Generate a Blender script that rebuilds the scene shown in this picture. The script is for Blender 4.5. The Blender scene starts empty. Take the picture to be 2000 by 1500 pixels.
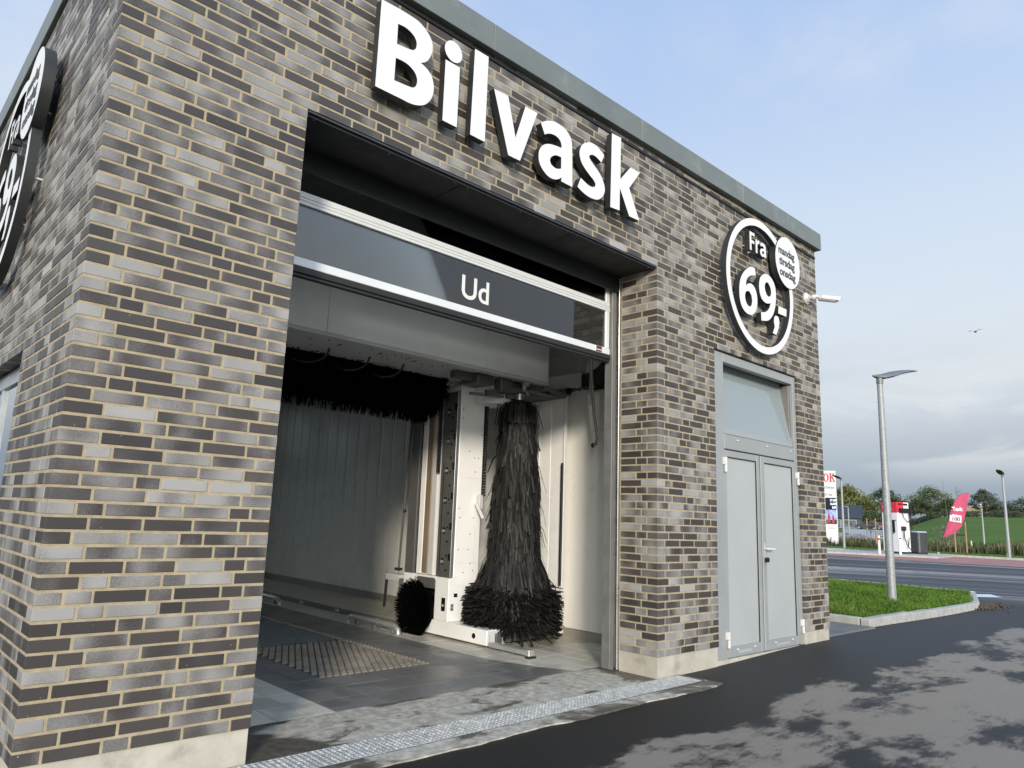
import bpy, bmesh, math, random
from mathutils import Vector, Matrix, Quaternion
random.seed(7)
SC = bpy.context.scene
COL = SC.collection
rnd = random.random
def U(a, b): return a + (b - a) * rnd()
def sm(t):
    t = min(1.0, max(0.0, t)); return t * t * (3 - 2 * t)

# ------------------------------------------------------------------ camera
RIGHT = Vector((0.73213624, -0.68001304, 0.03948157))
DOWN = Vector((0.14998674, 0.10440095, -0.98316042))
FWD = Vector((0.66443999, 0.72572909, 0.17842865))
CAM = Vector((-0.7586519, -3.76270548, 1.31352307))
FPX, CX, CY = 1402.148, 963.51, 756.378
cd = bpy.data.cameras.new('camera')
co = bpy.data.objects.new('camera', cd); COL.objects.link(co)
m3 = Matrix((RIGHT, -DOWN, -FWD)).transposed()
co.matrix_world = Matrix.Translation(CAM) @ m3.to_4x4()
cd.sensor_width = 36; cd.lens = FPX * 36 / 2000
cd.shift_x = (1000 - CX) / 2000; cd.shift_y = (CY - 750) / 2000
cd.clip_start = 0.05; cd.clip_end = 3000
SC.camera = co
def pix(x, y, z):
    d = Vector((x, y, z)) - CAM; w = FWD.dot(d)
    if w < .05: return (-9e9, -9e9)
    return CX + FPX * RIGHT.dot(d) / w, CY + FPX * DOWN.dot(d) / w

# ------------------------------------------------------------------ world and sun
SUN = Vector((-.88, -1.0, .355)).normalized()          # towards the sun
SC.view_settings.view_transform = 'Standard'; SC.view_settings.look = 'None'
SC.view_settings.exposure = 0.30; SC.view_settings.gamma = 1.0
SC.view_settings.use_curve_mapping = False
sd = bpy.data.lights.new('sun', 'SUN'); so = bpy.data.objects.new('sun', sd); COL.objects.link(so)
sd.energy = 2.6; sd.angle = math.radians(7.0); sd.color = (1.0, .90, .76)
so.rotation_mode = 'QUATERNION'; so.rotation_quaternion = SUN.to_track_quat('Z', 'Y')
so.location = (-20, -20, 12)
W = bpy.data.worlds.new('World'); SC.world = W; W.use_nodes = True
class NB:
    """tiny node-expression builder"""
    def __init__(s, nt): s.nt = nt
    def n(s, t, **k):
        q = s.nt.nodes.new(t)
        for a, b in k.items(): setattr(q, a, b)
        return q
    def put(s, sock, v):
        if isinstance(v, bpy.types.NodeSocket): s.nt.links.new(v, sock)
        elif isinstance(v, (int, float)) and sock.type == 'RGBA': sock.default_value = (v, v, v, 1)
        elif isinstance(v, (tuple, list)) and sock.type == 'RGBA': sock.default_value = tuple(v)[:3] + (1,)
        else: sock.default_value = v
    def m(s, op, a, b=0.0, c=0.0):
        q = s.n('ShaderNodeMath', operation=op); s.put(q.inputs[0], a); s.put(q.inputs[1], b); s.put(q.inputs[2], c); return q.outputs[0]
    def vm(s, op, a, b=(0, 0, 0)):
        q = s.n('ShaderNodeVectorMath', operation=op); s.put(q.inputs[0], a); s.put(q.inputs[1], b)
        return q.outputs['Value'] if op in ('DOT_PRODUCT', 'LENGTH') else q.outputs[0]
    def sep(s, v): q = s.n('ShaderNodeSeparateXYZ'); s.put(q.inputs[0], v); return q.outputs
    def comb(s, x, y, z): q = s.n('ShaderNodeCombineXYZ'); s.put(q.inputs[0], x); s.put(q.inputs[1], y); s.put(q.inputs[2], z); return q.outputs[0]
    def noise(s, v, scale, detail=3, rough=.55, dist=0.0):
        q = s.n('ShaderNodeTexNoise'); s.put(q.inputs['Vector'], v); q.inputs['Scale'].default_value = scale
        q.inputs['Detail'].default_value = detail; q.inputs['Roughness'].default_value = rough; q.inputs['Distortion'].default_value = dist
        return q.outputs[0]
    def ss(s, v, a, b, lo=0.0, hi=1.0):
        q = s.n('ShaderNodeMapRange', interpolation_type='SMOOTHSTEP'); s.put(q.inputs[0], v)
        q.inputs[1].default_value = a; q.inputs[2].default_value = b; q.inputs[3].default_value = lo; q.inputs[4].default_value = hi
        return q.outputs[0]
    def mix(s, f, a, b, mode='MIX'):
        q = s.n('ShaderNodeMix', data_type='RGBA', blend_type=mode); s.put(q.inputs[0], f); s.put(q.inputs[6], a); s.put(q.inputs[7], b); return q.outputs[2]
    def ramp(s, f, stops, interp='LINEAR'):
        q = s.n('ShaderNodeValToRGB'); s.put(q.inputs[0], f); cr = q.color_ramp; cr.interpolation = interp
        while len(cr.elements) < len(stops): cr.elements.new(.5)
        for e, (p, c) in zip(cr.elements, stops): e.position = p; e.color = (tuple(c) + (1,)) if isinstance(c, (tuple, list)) else (c, c, c, 1)
        return q.outputs[0]
SKY = 0.86                                              # brightness of the cloud veil
def build_world():
    nt = W.node_tree; nt.nodes.clear(); b = NB(nt)
    out = b.n('ShaderNodeOutputWorld'); bg = b.n('ShaderNodeBackground'); bg.inputs[1].default_value = 0.1
    nt.links.new(bg.outputs[0], out.inputs[0])
    sky = b.n('ShaderNodeTexSky', sky_type='NISHITA'); sky.sun_disc = False
    sky.sun_elevation = math.asin(SUN.z); sky.sun_rotation = math.atan2(SUN.x, SUN.y) % (2 * math.pi)
    sky.air_density = 1.0; sky.dust_density = 1.5
    D = b.n('ShaderNodeTexCoord').outputs['Generated']; x, y, z = b.sep(D)[:3]
    zz = b.m('MAXIMUM', z, 0.0)
    veil = b.ramp(zz, [(0, (.27, .335, .44)), (.05, (.31, .375, .475)), (.105, (.47, .525, .60)), (.17, (.64, .69, .74)), (.26, (.70, .78, .87)), (.38, (.64, .75, .90)), (.55, (.46, .61, .89)), (.8, (.33, .50, .85)), (1, (.29, .46, .82))])
    k = b.m('DIVIDE', 1.0, b.m('ADD', zz, .16))
    p = b.comb(b.m('MULTIPLY', x, k), b.m('MULTIPLY', y, k), 3.7)
    p2 = b.comb(b.m('MULTIPLY', x, 2.2), b.m('MULTIPLY', y, 2.2), b.m('MULTIPLY', zz, 9.0))
    n1 = b.noise(p, 1.15, 5, .55, .3); n2 = b.noise(p2, 1.6, 5, .55, .4)
    low = b.ss(zz, .34, .10)                                  # heaps of cloud low down, thin veil above
    bright = b.m('MULTIPLY', b.ss(n2, .50, .68), b.m('MULTIPLY', low, b.ss(zz, .05, .12)))
    dark = b.m('MULTIPLY', b.ss(n2, .50, .33), low)
    thin = b.m('MULTIPLY', b.ss(n1, .46, .68), b.ss(zz, .08, .25))
    c = b.mix(b.m('MULTIPLY', thin, .55), veil, (.74, .79, .86))
    c = b.mix(b.m('MULTIPLY', bright, .8), c, (.80, .82, .83))
    c = b.mix(b.m('MULTIPLY', dark, .45), c, (.44, .49, .57))
    dot = b.vm('DOT_PRODUCT', D, tuple(SUN))
    glow = b.m('POWER', b.m('MULTIPLY', b.m('ADD', dot, 1.0), .5), 3.0)     # forward scattering in thin cloud round the sun
    c = b.mix(b.m('MULTIPLY', glow, .8), c, (1.06, 1.0, .86), 'MULTIPLY')
    c = b.vm('SCALE', c); sc = nt.nodes[-1]; b.put(sc.inputs[3], b.m('MULTIPLY', b.m('ADD', b.m('MULTIPLY', glow, 1.9), 1.0), 10.0 * SKY))
    nt.links.new(b.mix(.90, sky.outputs[0], c), bg.inputs[0])
build_world()

# ------------------------------------------------------------------ materials
def pos(b): return b.n('ShaderNodeNewGeometry').outputs['Position']
def M(name, col, rough=.5, metal=0.0, var=.12, scale=6.0, bump=0.0, bscale=60.0, rvar=.1, spec=.5, coat=0.0, dirt=None, emit=None, stretch=None):
    m = bpy.data.materials.new(name); m.use_nodes = True; nt = m.node_tree; b = NB(nt); p = nt.nodes['Principled BSDF']
    P = pos(b)
    if stretch: P = b.vm('MULTIPLY', P, stretch)
    n = b.noise(P, scale, 4, .6)
    c0 = tuple(max(0, v * (1 - var)) for v in col); c1 = tuple(min(1, v * (1 + var)) for v in col)
    c = b.mix(b.ss(n, .3, .7), c0, c1)
    if dirt: c = b.mix(b.m('MULTIPLY', b.ss(b.noise(P, dirt[1], 5, .65), .5, .75), dirt[2]), c, dirt[0])
    b.put(p.inputs['Base Color'], c)
    b.put(p.inputs['Roughness'], b.ss(n, .25, .75, max(.02, rough - rvar), min(1, rough + rvar)))
    p.inputs['Metallic'].default_value = metal; p.inputs['Specular IOR Level'].default_value = spec; p.inputs['Coat Weight'].default_value = coat
    if bump:
        bp = b.n('ShaderNodeBump'); bp.inputs['Strength'].default_value = bump; bp.inputs['Distance'].default_value = .004
        b.put(bp.inputs['Height'], b.noise(P, bscale, 4, .6)); nt.links.new(bp.outputs[0], p.inputs['Normal'])
    if emit: p.inputs['Emission Color'].default_value = tuple(emit[0]) + (1,); p.inputs['Emission Strength'].default_value = emit[1]
    return m

def glass_mat(name, tint=(.8, .85, .85), refl=.09, body=(0, 0, 0), bodyf=0.0):
    m = bpy.data.materials.new(name); m.use_nodes = True; nt = m.node_tree; b = NB(nt); nt.nodes.remove(nt.nodes['Principled BSDF'])
    out = nt.nodes['Material Output']
    tr = b.n('ShaderNodeBsdfTransparent'); b.put(tr.inputs[0], tint)
    gl = b.n('ShaderNodeBsdfGlossy'); gl.inputs['Roughness'].default_value = .015
    df = b.n('ShaderNodeBsdfDiffuse'); b.put(df.inputs[0], body)
    s0 = b.n('ShaderNodeMixShader'); s0.inputs[0].default_value = bodyf; nt.links.new(tr.outputs[0], s0.inputs[1]); nt.links.new(df.outputs[0], s0.inputs[2])
    fr = b.n('ShaderNodeFresnel'); fr.inputs[0].default_value = 1.5
    s = b.n('ShaderNodeMixShader'); b.put(s.inputs[0], b.m('MINIMUM', b.m('MULTIPLY', fr.outputs[0], refl / .04), 1.0))
    nt.links.new(s0.outputs[0], s.inputs[1]); nt.links.new(gl.outputs[0], s.inputs[2]); nt.links.new(s.outputs[0], out.inputs[0])
    return m

def brick_mat():
    m = bpy.data.materials.new('glazed_brick'); m.use_nodes = True; nt = m.node_tree; b = NB(nt); p = nt.nodes['Principled BSDF']
    at = b.n('ShaderNodeAttribute', attribute_name='tone'); r, g, bl = [at.outputs[0]] * 3
    sp = b.n('ShaderNodeSeparateColor'); nt.links.new(at.outputs[0], sp.inputs[0]); r, g, bl = sp.outputs[0], sp.outputs[1], sp.outputs[2]
    uv = b.n('ShaderNodeUVMap', uv_map='brick').outputs[0]; u, v = b.sep(uv)[:2]
    q = b.comb(b.m('MULTIPLY', u, 4.0), b.m('MULTIPLY', v, 2.0), b.m('MULTIPLY', bl, 90.0))
    n = b.noise(q, 1.0, 1.5, .4)
    fine = b.noise(b.comb(b.m('MULTIPLY', u, 150.0), b.m('MULTIPLY', v, 190.0), b.m('MULTIPLY', bl, 50.0)), 1.0, 4, .65)
    # g: how far the smoke of the kiln has bleached the brick
    f = b.m('ADD', b.m('MULTIPLY', b.m('SUBTRACT', n, .5), 2.3), b.m('SUBTRACT', g, .12))
    f = b.m('MULTIPLY', b.ss(b.m('ADD', f, b.m('MULTIPLY', b.m('SUBTRACT', fine, .5), .75)), -.02, .95), b.ss(g, .04, .2))
    dark = b.mix(r, (.040, .035, .033), (.070, .061, .056))
    lite = b.mix(r, (.255, .248, .232), (.36, .352, .335))
    c = b.mix(f, dark, lite)
    sal = b.ss(b.noise(pos(b), 2.3, 5, .7), .66, .8)          # salt bloom, thin and patchy
    c = b.mix(b.m('MULTIPLY', b.m('MULTIPLY', sal, b.ss(fine, .45, .7)), .3), c, (.5, .49, .46))
    sal2 = b.m('MULTIPLY', b.ss(b.noise(pos(b), 55, 2, .5), .73, .77), .6)
    c = b.mix(sal2, c, (.45, .43, .38))
    b.put(p.inputs['Base Color'], c); b.put(p.inputs['Roughness'], b.ss(fine, .3, .7, .40, .60)); p.inputs['Specular IOR Level'].default_value = .45
    bp = b.n('ShaderNodeBump'); bp.inputs['Strength'].default_value = .5; bp.inputs['Distance'].default_value = .003
    h = b.m('ADD', b.m('MULTIPLY', fine, .6), b.m('MULTIPLY', n, .3))
    b.put(bp.inputs['Height'], h); nt.links.new(bp.outputs[0], p.inputs['Normal'])
    return m
MAT = {}
MAT['brick'] = brick_mat()
MAT['mortar'] = M('mortar', (.40, .33, .22), .95, var=.14, scale=14, bump=.9, bscale=220, spec=.2, dirt=((.36, .31, .22), 3.0, .5))
MAT['plinth'] = M('plinth_render', (.46, .43, .36), .9, var=.12, scale=3, bump=.5, bscale=45, spec=.2, dirt=((.27, .25, .20), 4.5, .75))
MAT['zinc'] = M('coping_zinc', (.155, .175, .165), .5, metal=.1, var=.10, scale=1.4, rvar=.08, dirt=((.30, .33, .33), 5, .3))
MAT['white'] = M('white_sign', (.73, .73, .72), .4, var=.02, scale=2)
MAT['black'] = M('dark_return', (.028, .03, .031), .45, var=.12, scale=6)
MAT['soffit'] = M('soffit_black', (.010, .011, .011), .6, var=.1)
MAT['alu'] = M('aluminium', (.50, .53, .55), .33, metal=.75, var=.06, scale=3, rvar=.06)
MAT['alu_white'] = M('rail_pale', (.72, .74, .75), .4, metal=.1, var=.04, scale=3)
MAT['steel'] = M('galvanised', (.60, .62, .63), .45, metal=.55, var=.2, scale=30, rvar=.14)
MAT['polesteel'] = M('pole_galvanised', (.33, .345, .345), .55, metal=.3, var=.34, scale=55, rvar=.12)
MAT['stainless'] = M('stainless', (.66, .66, .64), .33, metal=.7, var=.06)
MAT['rubber'] = M('rubber', (.018, .018, .018), .6, var=.2)
MAT['gantry'] = M('gantry_white', (.88, .88, .86), .35, var=.025, scale=2, dirt=((.55, .53, .47), 2.2, .22))
MAT['gantry_pale'] = M('gantry_pale', (.58, .58, .57), .4, var=.04)
MAT['plate'] = M('dark_plate', (.105, .105, .098), .5, metal=.1, var=.08, scale=3)
MAT['rust'] = M('worn_rail', (.30, .22, .145), .55, metal=.3, var=.25, scale=7, stretch=(1, 1, .15))
MAT['panel'] = M('wall_panel', (.84, .83, .775), .30, var=.02, scale=1.2, dirt=((.52, .51, .46), 1.2, .25))
MAT['ceil'] = M('bay_ceiling', (.22, .22, .215), .7, var=.1)
MAT['skirt'] = M('skirting_tile', (.30, .285, .25), .35, var=.08)
MAT['grey_metal'] = M('grey_metal', (.20, .20, .19), .5, metal=.3, var=.1)
MAT['door'] = M('door_grey', (.385, .405, .40), .42, var=.02, scale=1.5)
MAT['doorframe'] = M('door_frame_grey', (.29, .305, .305), .42, var=.04, scale=2)
MAT['bristle'] = M('brush_foam', (.0155, .015, .0145), .6, var=.25, scale=9, spec=.35)
MAT['bristle_black'] = M('brush_black', (.0015, .0015, .0015), .8, var=.3, scale=60, spec=.05)
MAT['camera_white'] = M('camera_white', (.60, .59, .57), .35, var=.03)
MAT['lens'] = M('lens_black', (.01, .01, .012), .1, var=.05)
MAT['red'] = M('sign_red', (.56, .03, .045), .45, var=.05)
MAT['pink'] = M('flag_pink', (.52, .07, .145), .7, var=.07, scale=3)
MAT['dark_metal'] = M('dark_metal', (.05, .053, .058), .4, metal=.3, var=.1)
MAT['kerb'] = M('kerb_granite', (.40, .39, .36), .85, var=.14, scale=9, bump=.5, bscale=120, dirt=((.24, .23, .20), 3, .4))
MAT['soil'] = M('soil', (.075, .055, .036), .95, var=.4, scale=14, bump=1, bscale=40)
MAT['wood'] = M('stake_wood', (.36, .22, .12), .85, var=.2, scale=10, stretch=(1, 1, .2))
MAT['glass_door'] = glass_mat('door_glass', (.80, .83, .83), .075, (.10, .11, .12), .07)
MAT['glass_clear'] = glass_mat('clear_glass', (.9, .93, .93), .04)
MAT['glass_frost'] = glass_mat('frosted_glass', (.6, .66, .68), .05, (.30, .355, .37), .82)
MAT['glass_win'] = glass_mat('window_glass', (.75, .80, .82), .20, (.02, .02, .02), .05)
MAT['paint_white'] = M('road_paint', (.62, .62, .60), .8, var=.12, scale=14)

# ------------------------------------------------------------------ mesh builder
class MB:
    def __init__(s): s.v = []; s.f = []; s.mi = []; s.cur = 0
    def add(s, vs, fs):
        o = len(s.v); s.v += [tuple(p) for p in vs]; s.f += [tuple(o + i for i in f) for f in fs]; s.mi += [s.cur] * len(fs); return s
    def box(s, x0, x1, y0, y1, z0, z1):
        return s.add([(x0, y0, z0), (x1, y0, z0), (x1, y1, z0), (x0, y1, z0), (x0, y0, z1), (x1, y0, z1), (x1, y1, z1), (x0, y1, z1)],
                     [(0, 3, 2, 1), (4, 5, 6, 7), (0, 1, 5, 4), (1, 2, 6, 5), (2, 3, 7, 6), (3, 0, 4, 7)])
    def cbox(s, x0, x1, y0, y1, z0, z1, c=.004):
        """box with all edges chamfered"""
        X, Y, Z = (x0, x1), (y0, y1), (z0, z1); vs = []; ix = {}
        for i in (0, 1):
            for j in (0, 1):
                for k in (0, 1):
                    sx, sy, sz = (c if i == 0 else -c), (c if j == 0 else -c), (c if k == 0 else -c)
                    for a, pnt in enumerate(((X[i], Y[j] + sy, Z[k] + sz), (X[i] + sx, Y[j], Z[k] + sz), (X[i] + sx, Y[j] + sy, Z[k]))):
                        ix[(i, j, k, a)] = len(vs); vs.append(pnt)
        fs = []
        for i in (0, 1):
            q = [ix[(i, 0, 0, 0)], ix[(i, 1, 0, 0)], ix[(i, 1, 1, 0)], ix[(i, 0, 1, 0)]]; fs.append(q if i else q[::-1])
            q = [ix[(0, i, 0, 1)], ix[(1, i, 0, 1)], ix[(1, i, 1, 1)], ix[(0, i, 1, 1)]]; fs.append(q[::-1] if i else q)
            q = [ix[(0, 0, i, 2)], ix[(1, 0, i, 2)], ix[(1, 1, i, 2)], ix[(0, 1, i, 2)]]; fs.append(q if i else q[::-1])
        for a in (0, 1):
            for d in (0, 1):
                fs.append([ix[(a, d, 0, 0)], ix[(a, d, 1, 0)], ix[(a, d, 1, 1)], ix[(a, d, 0, 1)]])
                fs.append([ix[(a, 0, d, 0)], ix[(a, 1, d, 0)], ix[(a, 1, d, 2)], ix[(a, 0, d, 2)]])
                fs.append([ix[(0, a, d, 1)], ix[(1, a, d, 1)], ix[(1, a, d, 2)], ix[(0, a, d, 2)]])
        for i in (0, 1):
            for j in (0, 1):
                for k in (0, 1): fs.append([ix[(i, j, k, 0)], ix[(i, j, k, 1)], ix[(i, j, k, 2)]])
        return s.add(vs, fs)
    def bar(s, p, q, w, t, up=(0, 0, 1)):
        """rectangular bar from p to q, w wide (sideways), t thick (along up)"""
        p, q = Vector(p), Vector(q); d = (q - p).normalized(); u = Vector(up)
        sd_ = d.cross(u)
        if sd_.length < 1e-4: sd_ = d.cross(Vector((1, 0, 0)))
        sd_.normalize(); u = sd_.cross(d).normalized(); a, b_ = sd_ * w / 2, u * t / 2
        vs = [p - a - b_, p + a - b_, p + a + b_, p - a + b_, q - a - b_, q + a - b_, q + a + b_, q - a + b_]
        return s.add(vs, [(0, 1, 2, 3), (7, 6, 5, 4), (0, 4, 5, 1), (1, 5, 6, 2), (2, 6, 7, 3), (3, 7, 4, 0)])
    def tube(s, pts, r, n=10, cap=True):
        pts = [Vector(p) for p in pts]; rs = r if isinstance(r, (list, tuple)) else [r] * len(pts)
        t0 = (pts[1] - pts[0]).normalized(); u = t0.orthogonal().normalized(); vs = []; N = len(pts); prev = t0
        for i, p in enumerate(pts):
            t = ((pts[min(i + 1, N - 1)] - pts[max(i - 1, 0)])).normalized()
            u = (prev.rotation_difference(t) @ u).normalized(); prev = t; w = t.cross(u)
            for k in range(n):
                a = 2 * math.pi * k / n; vs.append(p + (u * math.cos(a) + w * math.sin(a)) * rs[i])
        fs = [(i * n + k, i * n + (k + 1) % n, (i + 1) * n + (k + 1) % n, (i + 1) * n + k) for i in range(N - 1) for k in range(n)]
        if cap: fs += [tuple(range(n))[::-1], tuple((N - 1) * n + k for k in range(n))]
        return s.add(vs, fs)
    def ball(s, c, r, n=10, m=7):
        c = Vector(c); r = Vector((r, r, r)) if isinstance(r, (int, float)) else Vector(r); vs = []
        for j in range(m + 1):
            th = math.pi * j / m
            for i in range(n):
                a = 2 * math.pi * i / n; vs.append((c.x + r.x * math.sin(th) * math.cos(a), c.y + r.y * math.sin(th) * math.sin(a), c.z + r.z * math.cos(th)))
        return s.add(vs, [(j * n + i, (j + 1) * n + i, (j + 1) * n + (i + 1) % n, j * n + (i + 1) % n) for j in range(m) for i in range(n)])
    def prism(s, poly, o, a, b_, n, t):
        """polygon (u,v) in plane o + u a + v b_, thickened by t along n"""
        o, a, b_, n = Vector(o), Vector(a), Vector(b_), Vector(n); k = len(poly)
        vs = [o + a * u + b_ * v for u, v in poly] + [o + a * u + b_ * v + n * t for u, v in poly]
        return s.add(vs, [tuple(range(k))[::-1], tuple(range(k, 2 * k))] + [(i, (i + 1) % k, k + (i + 1) % k, k + i) for i in range(k)])
    def quad(s, a, b_, c, d): return s.add([a, b_, c, d], [(0, 1, 2, 3)])
    def mesh(s, name, mats, smooth=None):
        me = bpy.data.meshes.new(name); me.from_pydata(s.v, [], s.f)
        for mm in (mats if isinstance(mats, (list, tuple)) else [mats]): me.materials.append(MAT[mm] if isinstance(mm, str) else mm)
        if max(s.mi, default=0): me.polygons.foreach_set('material_index', s.mi)
        if smooth is not None:
            bm = bmesh.new(); bm.from_mesh(me); bmesh.ops.recalc_face_normals(bm, faces=bm.faces)
            ca = math.radians(smooth)
            for e in bm.edges: e.smooth = (len(e.link_faces) == 2 and e.calc_face_angle(3.2) < ca)
            for f in bm.faces: f.smooth = True
            bm.to_mesh(me); bm.free()
        me.update(); return me
    def build(s, name, mats, parent=None, smooth=None):
        return link(name, s.mesh(name, mats, smooth), parent)
def link(name, me, parent=None):
    o = bpy.data.objects.new(name, me); COL.objects.link(o)
    if parent is not None:
        o.parent = parent; o.matrix_parent_inverse = Matrix.Translation(-Vector(parent.location)) if parent.type == 'EMPTY' and parent.parent is None and parent.rotation_euler.z == 0 else Matrix.Identity(4)
    return o
def tag(o, label=None, cat=None, group=None, kind=None):
    if label: o['label'] = label
    if cat: o['category'] = cat
    if group: o['group'] = group
    if kind: o['kind'] = kind
    return o
def thing(name, label, cat, loc=(0, 0, 0), group=None):
    o = bpy.data.objects.new(name, None); COL.objects.link(o); o.location = loc; o.empty_display_size = .2
    return tag(o, label, cat, group)
def struct(o): o['kind'] = 'structure'; return o
def stuff(o): o['kind'] = 'stuff'; return o
def box(name, mat, parent, *b, c=0.0):
    m = MB(); (m.cbox(*b, c=c) if c else m.box(*b)); return m.build(name, mat, parent)
def copy_tree(o, parent=None, dx=(0, 0, 0)):
    c = o.copy(); COL.objects.link(c); c.parent = parent
    for ch in list(o.children): copy_tree(ch, c)
    if parent is None: c.location = Vector(o.location) + Vector(dx)
    return c

# ------------------------------------------------------------------ curves to meshes (outlines with holes, lettering)
def smooth_outline(P, corner=38, sub=4):
    n = len(P); out = []
    if n <= 4: return list(P)
    def ang(i):
        a, b_, c = Vector(P[i - 1]), Vector(P[i]), Vector(P[(i + 1) % n]); return math.degrees((b_ - a).angle(c - b_, 0))
    cor = [ang(i) > corner for i in range(n)]
    for i in range(n):
        p0, p1, p2, p3 = Vector(P[i - 1]), Vector(P[i]), Vector(P[(i + 1) % n]), Vector(P[(i + 2) % n])
        L = (p2 - p1).length
        t1 = (p2 - p1) if cor[i] else (p2 - p0).normalized() * L
        t2 = (p2 - p1) if cor[(i + 1) % n] else (p3 - p1).normalized() * L
        if cor[i] and cor[(i + 1) % n]: out.append(tuple(p1)); continue
        for k in range(sub):
            t = k / sub; h00, h10, h01, h11 = 2*t**3-3*t*t+1, t**3-2*t*t+t, -2*t**3+3*t*t, t**3-t*t
            out.append(tuple(p1 * h00 + t1 * h10 + p2 * h01 + t2 * h11))
    return out
def curve_mesh(polys, depth):
    cu = bpy.data.curves.new('outline', 'CURVE'); cu.dimensions = '2D'; cu.fill_mode = 'BOTH'; cu.extrude = depth / 2
    for P in polys:
        sp = cu.splines.new('POLY'); sp.points.add(len(P) - 1); sp.use_cyclic_u = True
        for q, (u, v) in zip(sp.points, P): q.co = (u, v, 0, 1)
    return conv(cu)
def conv(cu):
    ob = bpy.data.objects.new('tmp', cu); COL.objects.link(ob); dg = bpy.context.evaluated_depsgraph_get()
    me = bpy.data.meshes.new_from_object(ob.evaluated_get(dg)); bpy.data.objects.remove(ob); bpy.data.curves.remove(cu); return me
def text_mesh(s, size, depth=.004, off=0.0, align='LEFT', shear=0.0, width=None):
    cu = bpy.data.curves.new('lettering', 'FONT'); cu.body = s; cu.size = size; cu.extrude = depth / 2; cu.offset = off; cu.align_x = align; cu.shear = shear; cu.resolution_u = 6
    me = conv(cu)
    if width:
        xs = [v.co.x for v in me.vertices]; k = width / (max(xs) - min(xs))
        for v in me.vertices: v.co.x *= k
    return me
def place_mesh(me, name, mats, o, a, b_, parent, face=None):
    """map mesh (u,v,w) onto o + u a + v b_ + w n; second material on faces whose normal is n"""
    o, a, b_ = Vector(o), Vector(a), Vector(b_); n = a.cross(b_).normalized()
    for v in me.vertices: c = v.co.copy(); v.co = o + a * c.x + b_ * c.y + n * c.z
    me.materials.clear()
    for mm in (mats if isinstance(mats, (list, tuple)) else [mats]): me.materials.append(MAT[mm])
    me.update()
    for p in me.polygons:
        p.use_smooth = False
        p.material_index = (0 if p.normal.dot(n) > .7 else 1) if len(me.materials) > 1 else 0
    me.name = name
    return link(name, me, parent)
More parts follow.
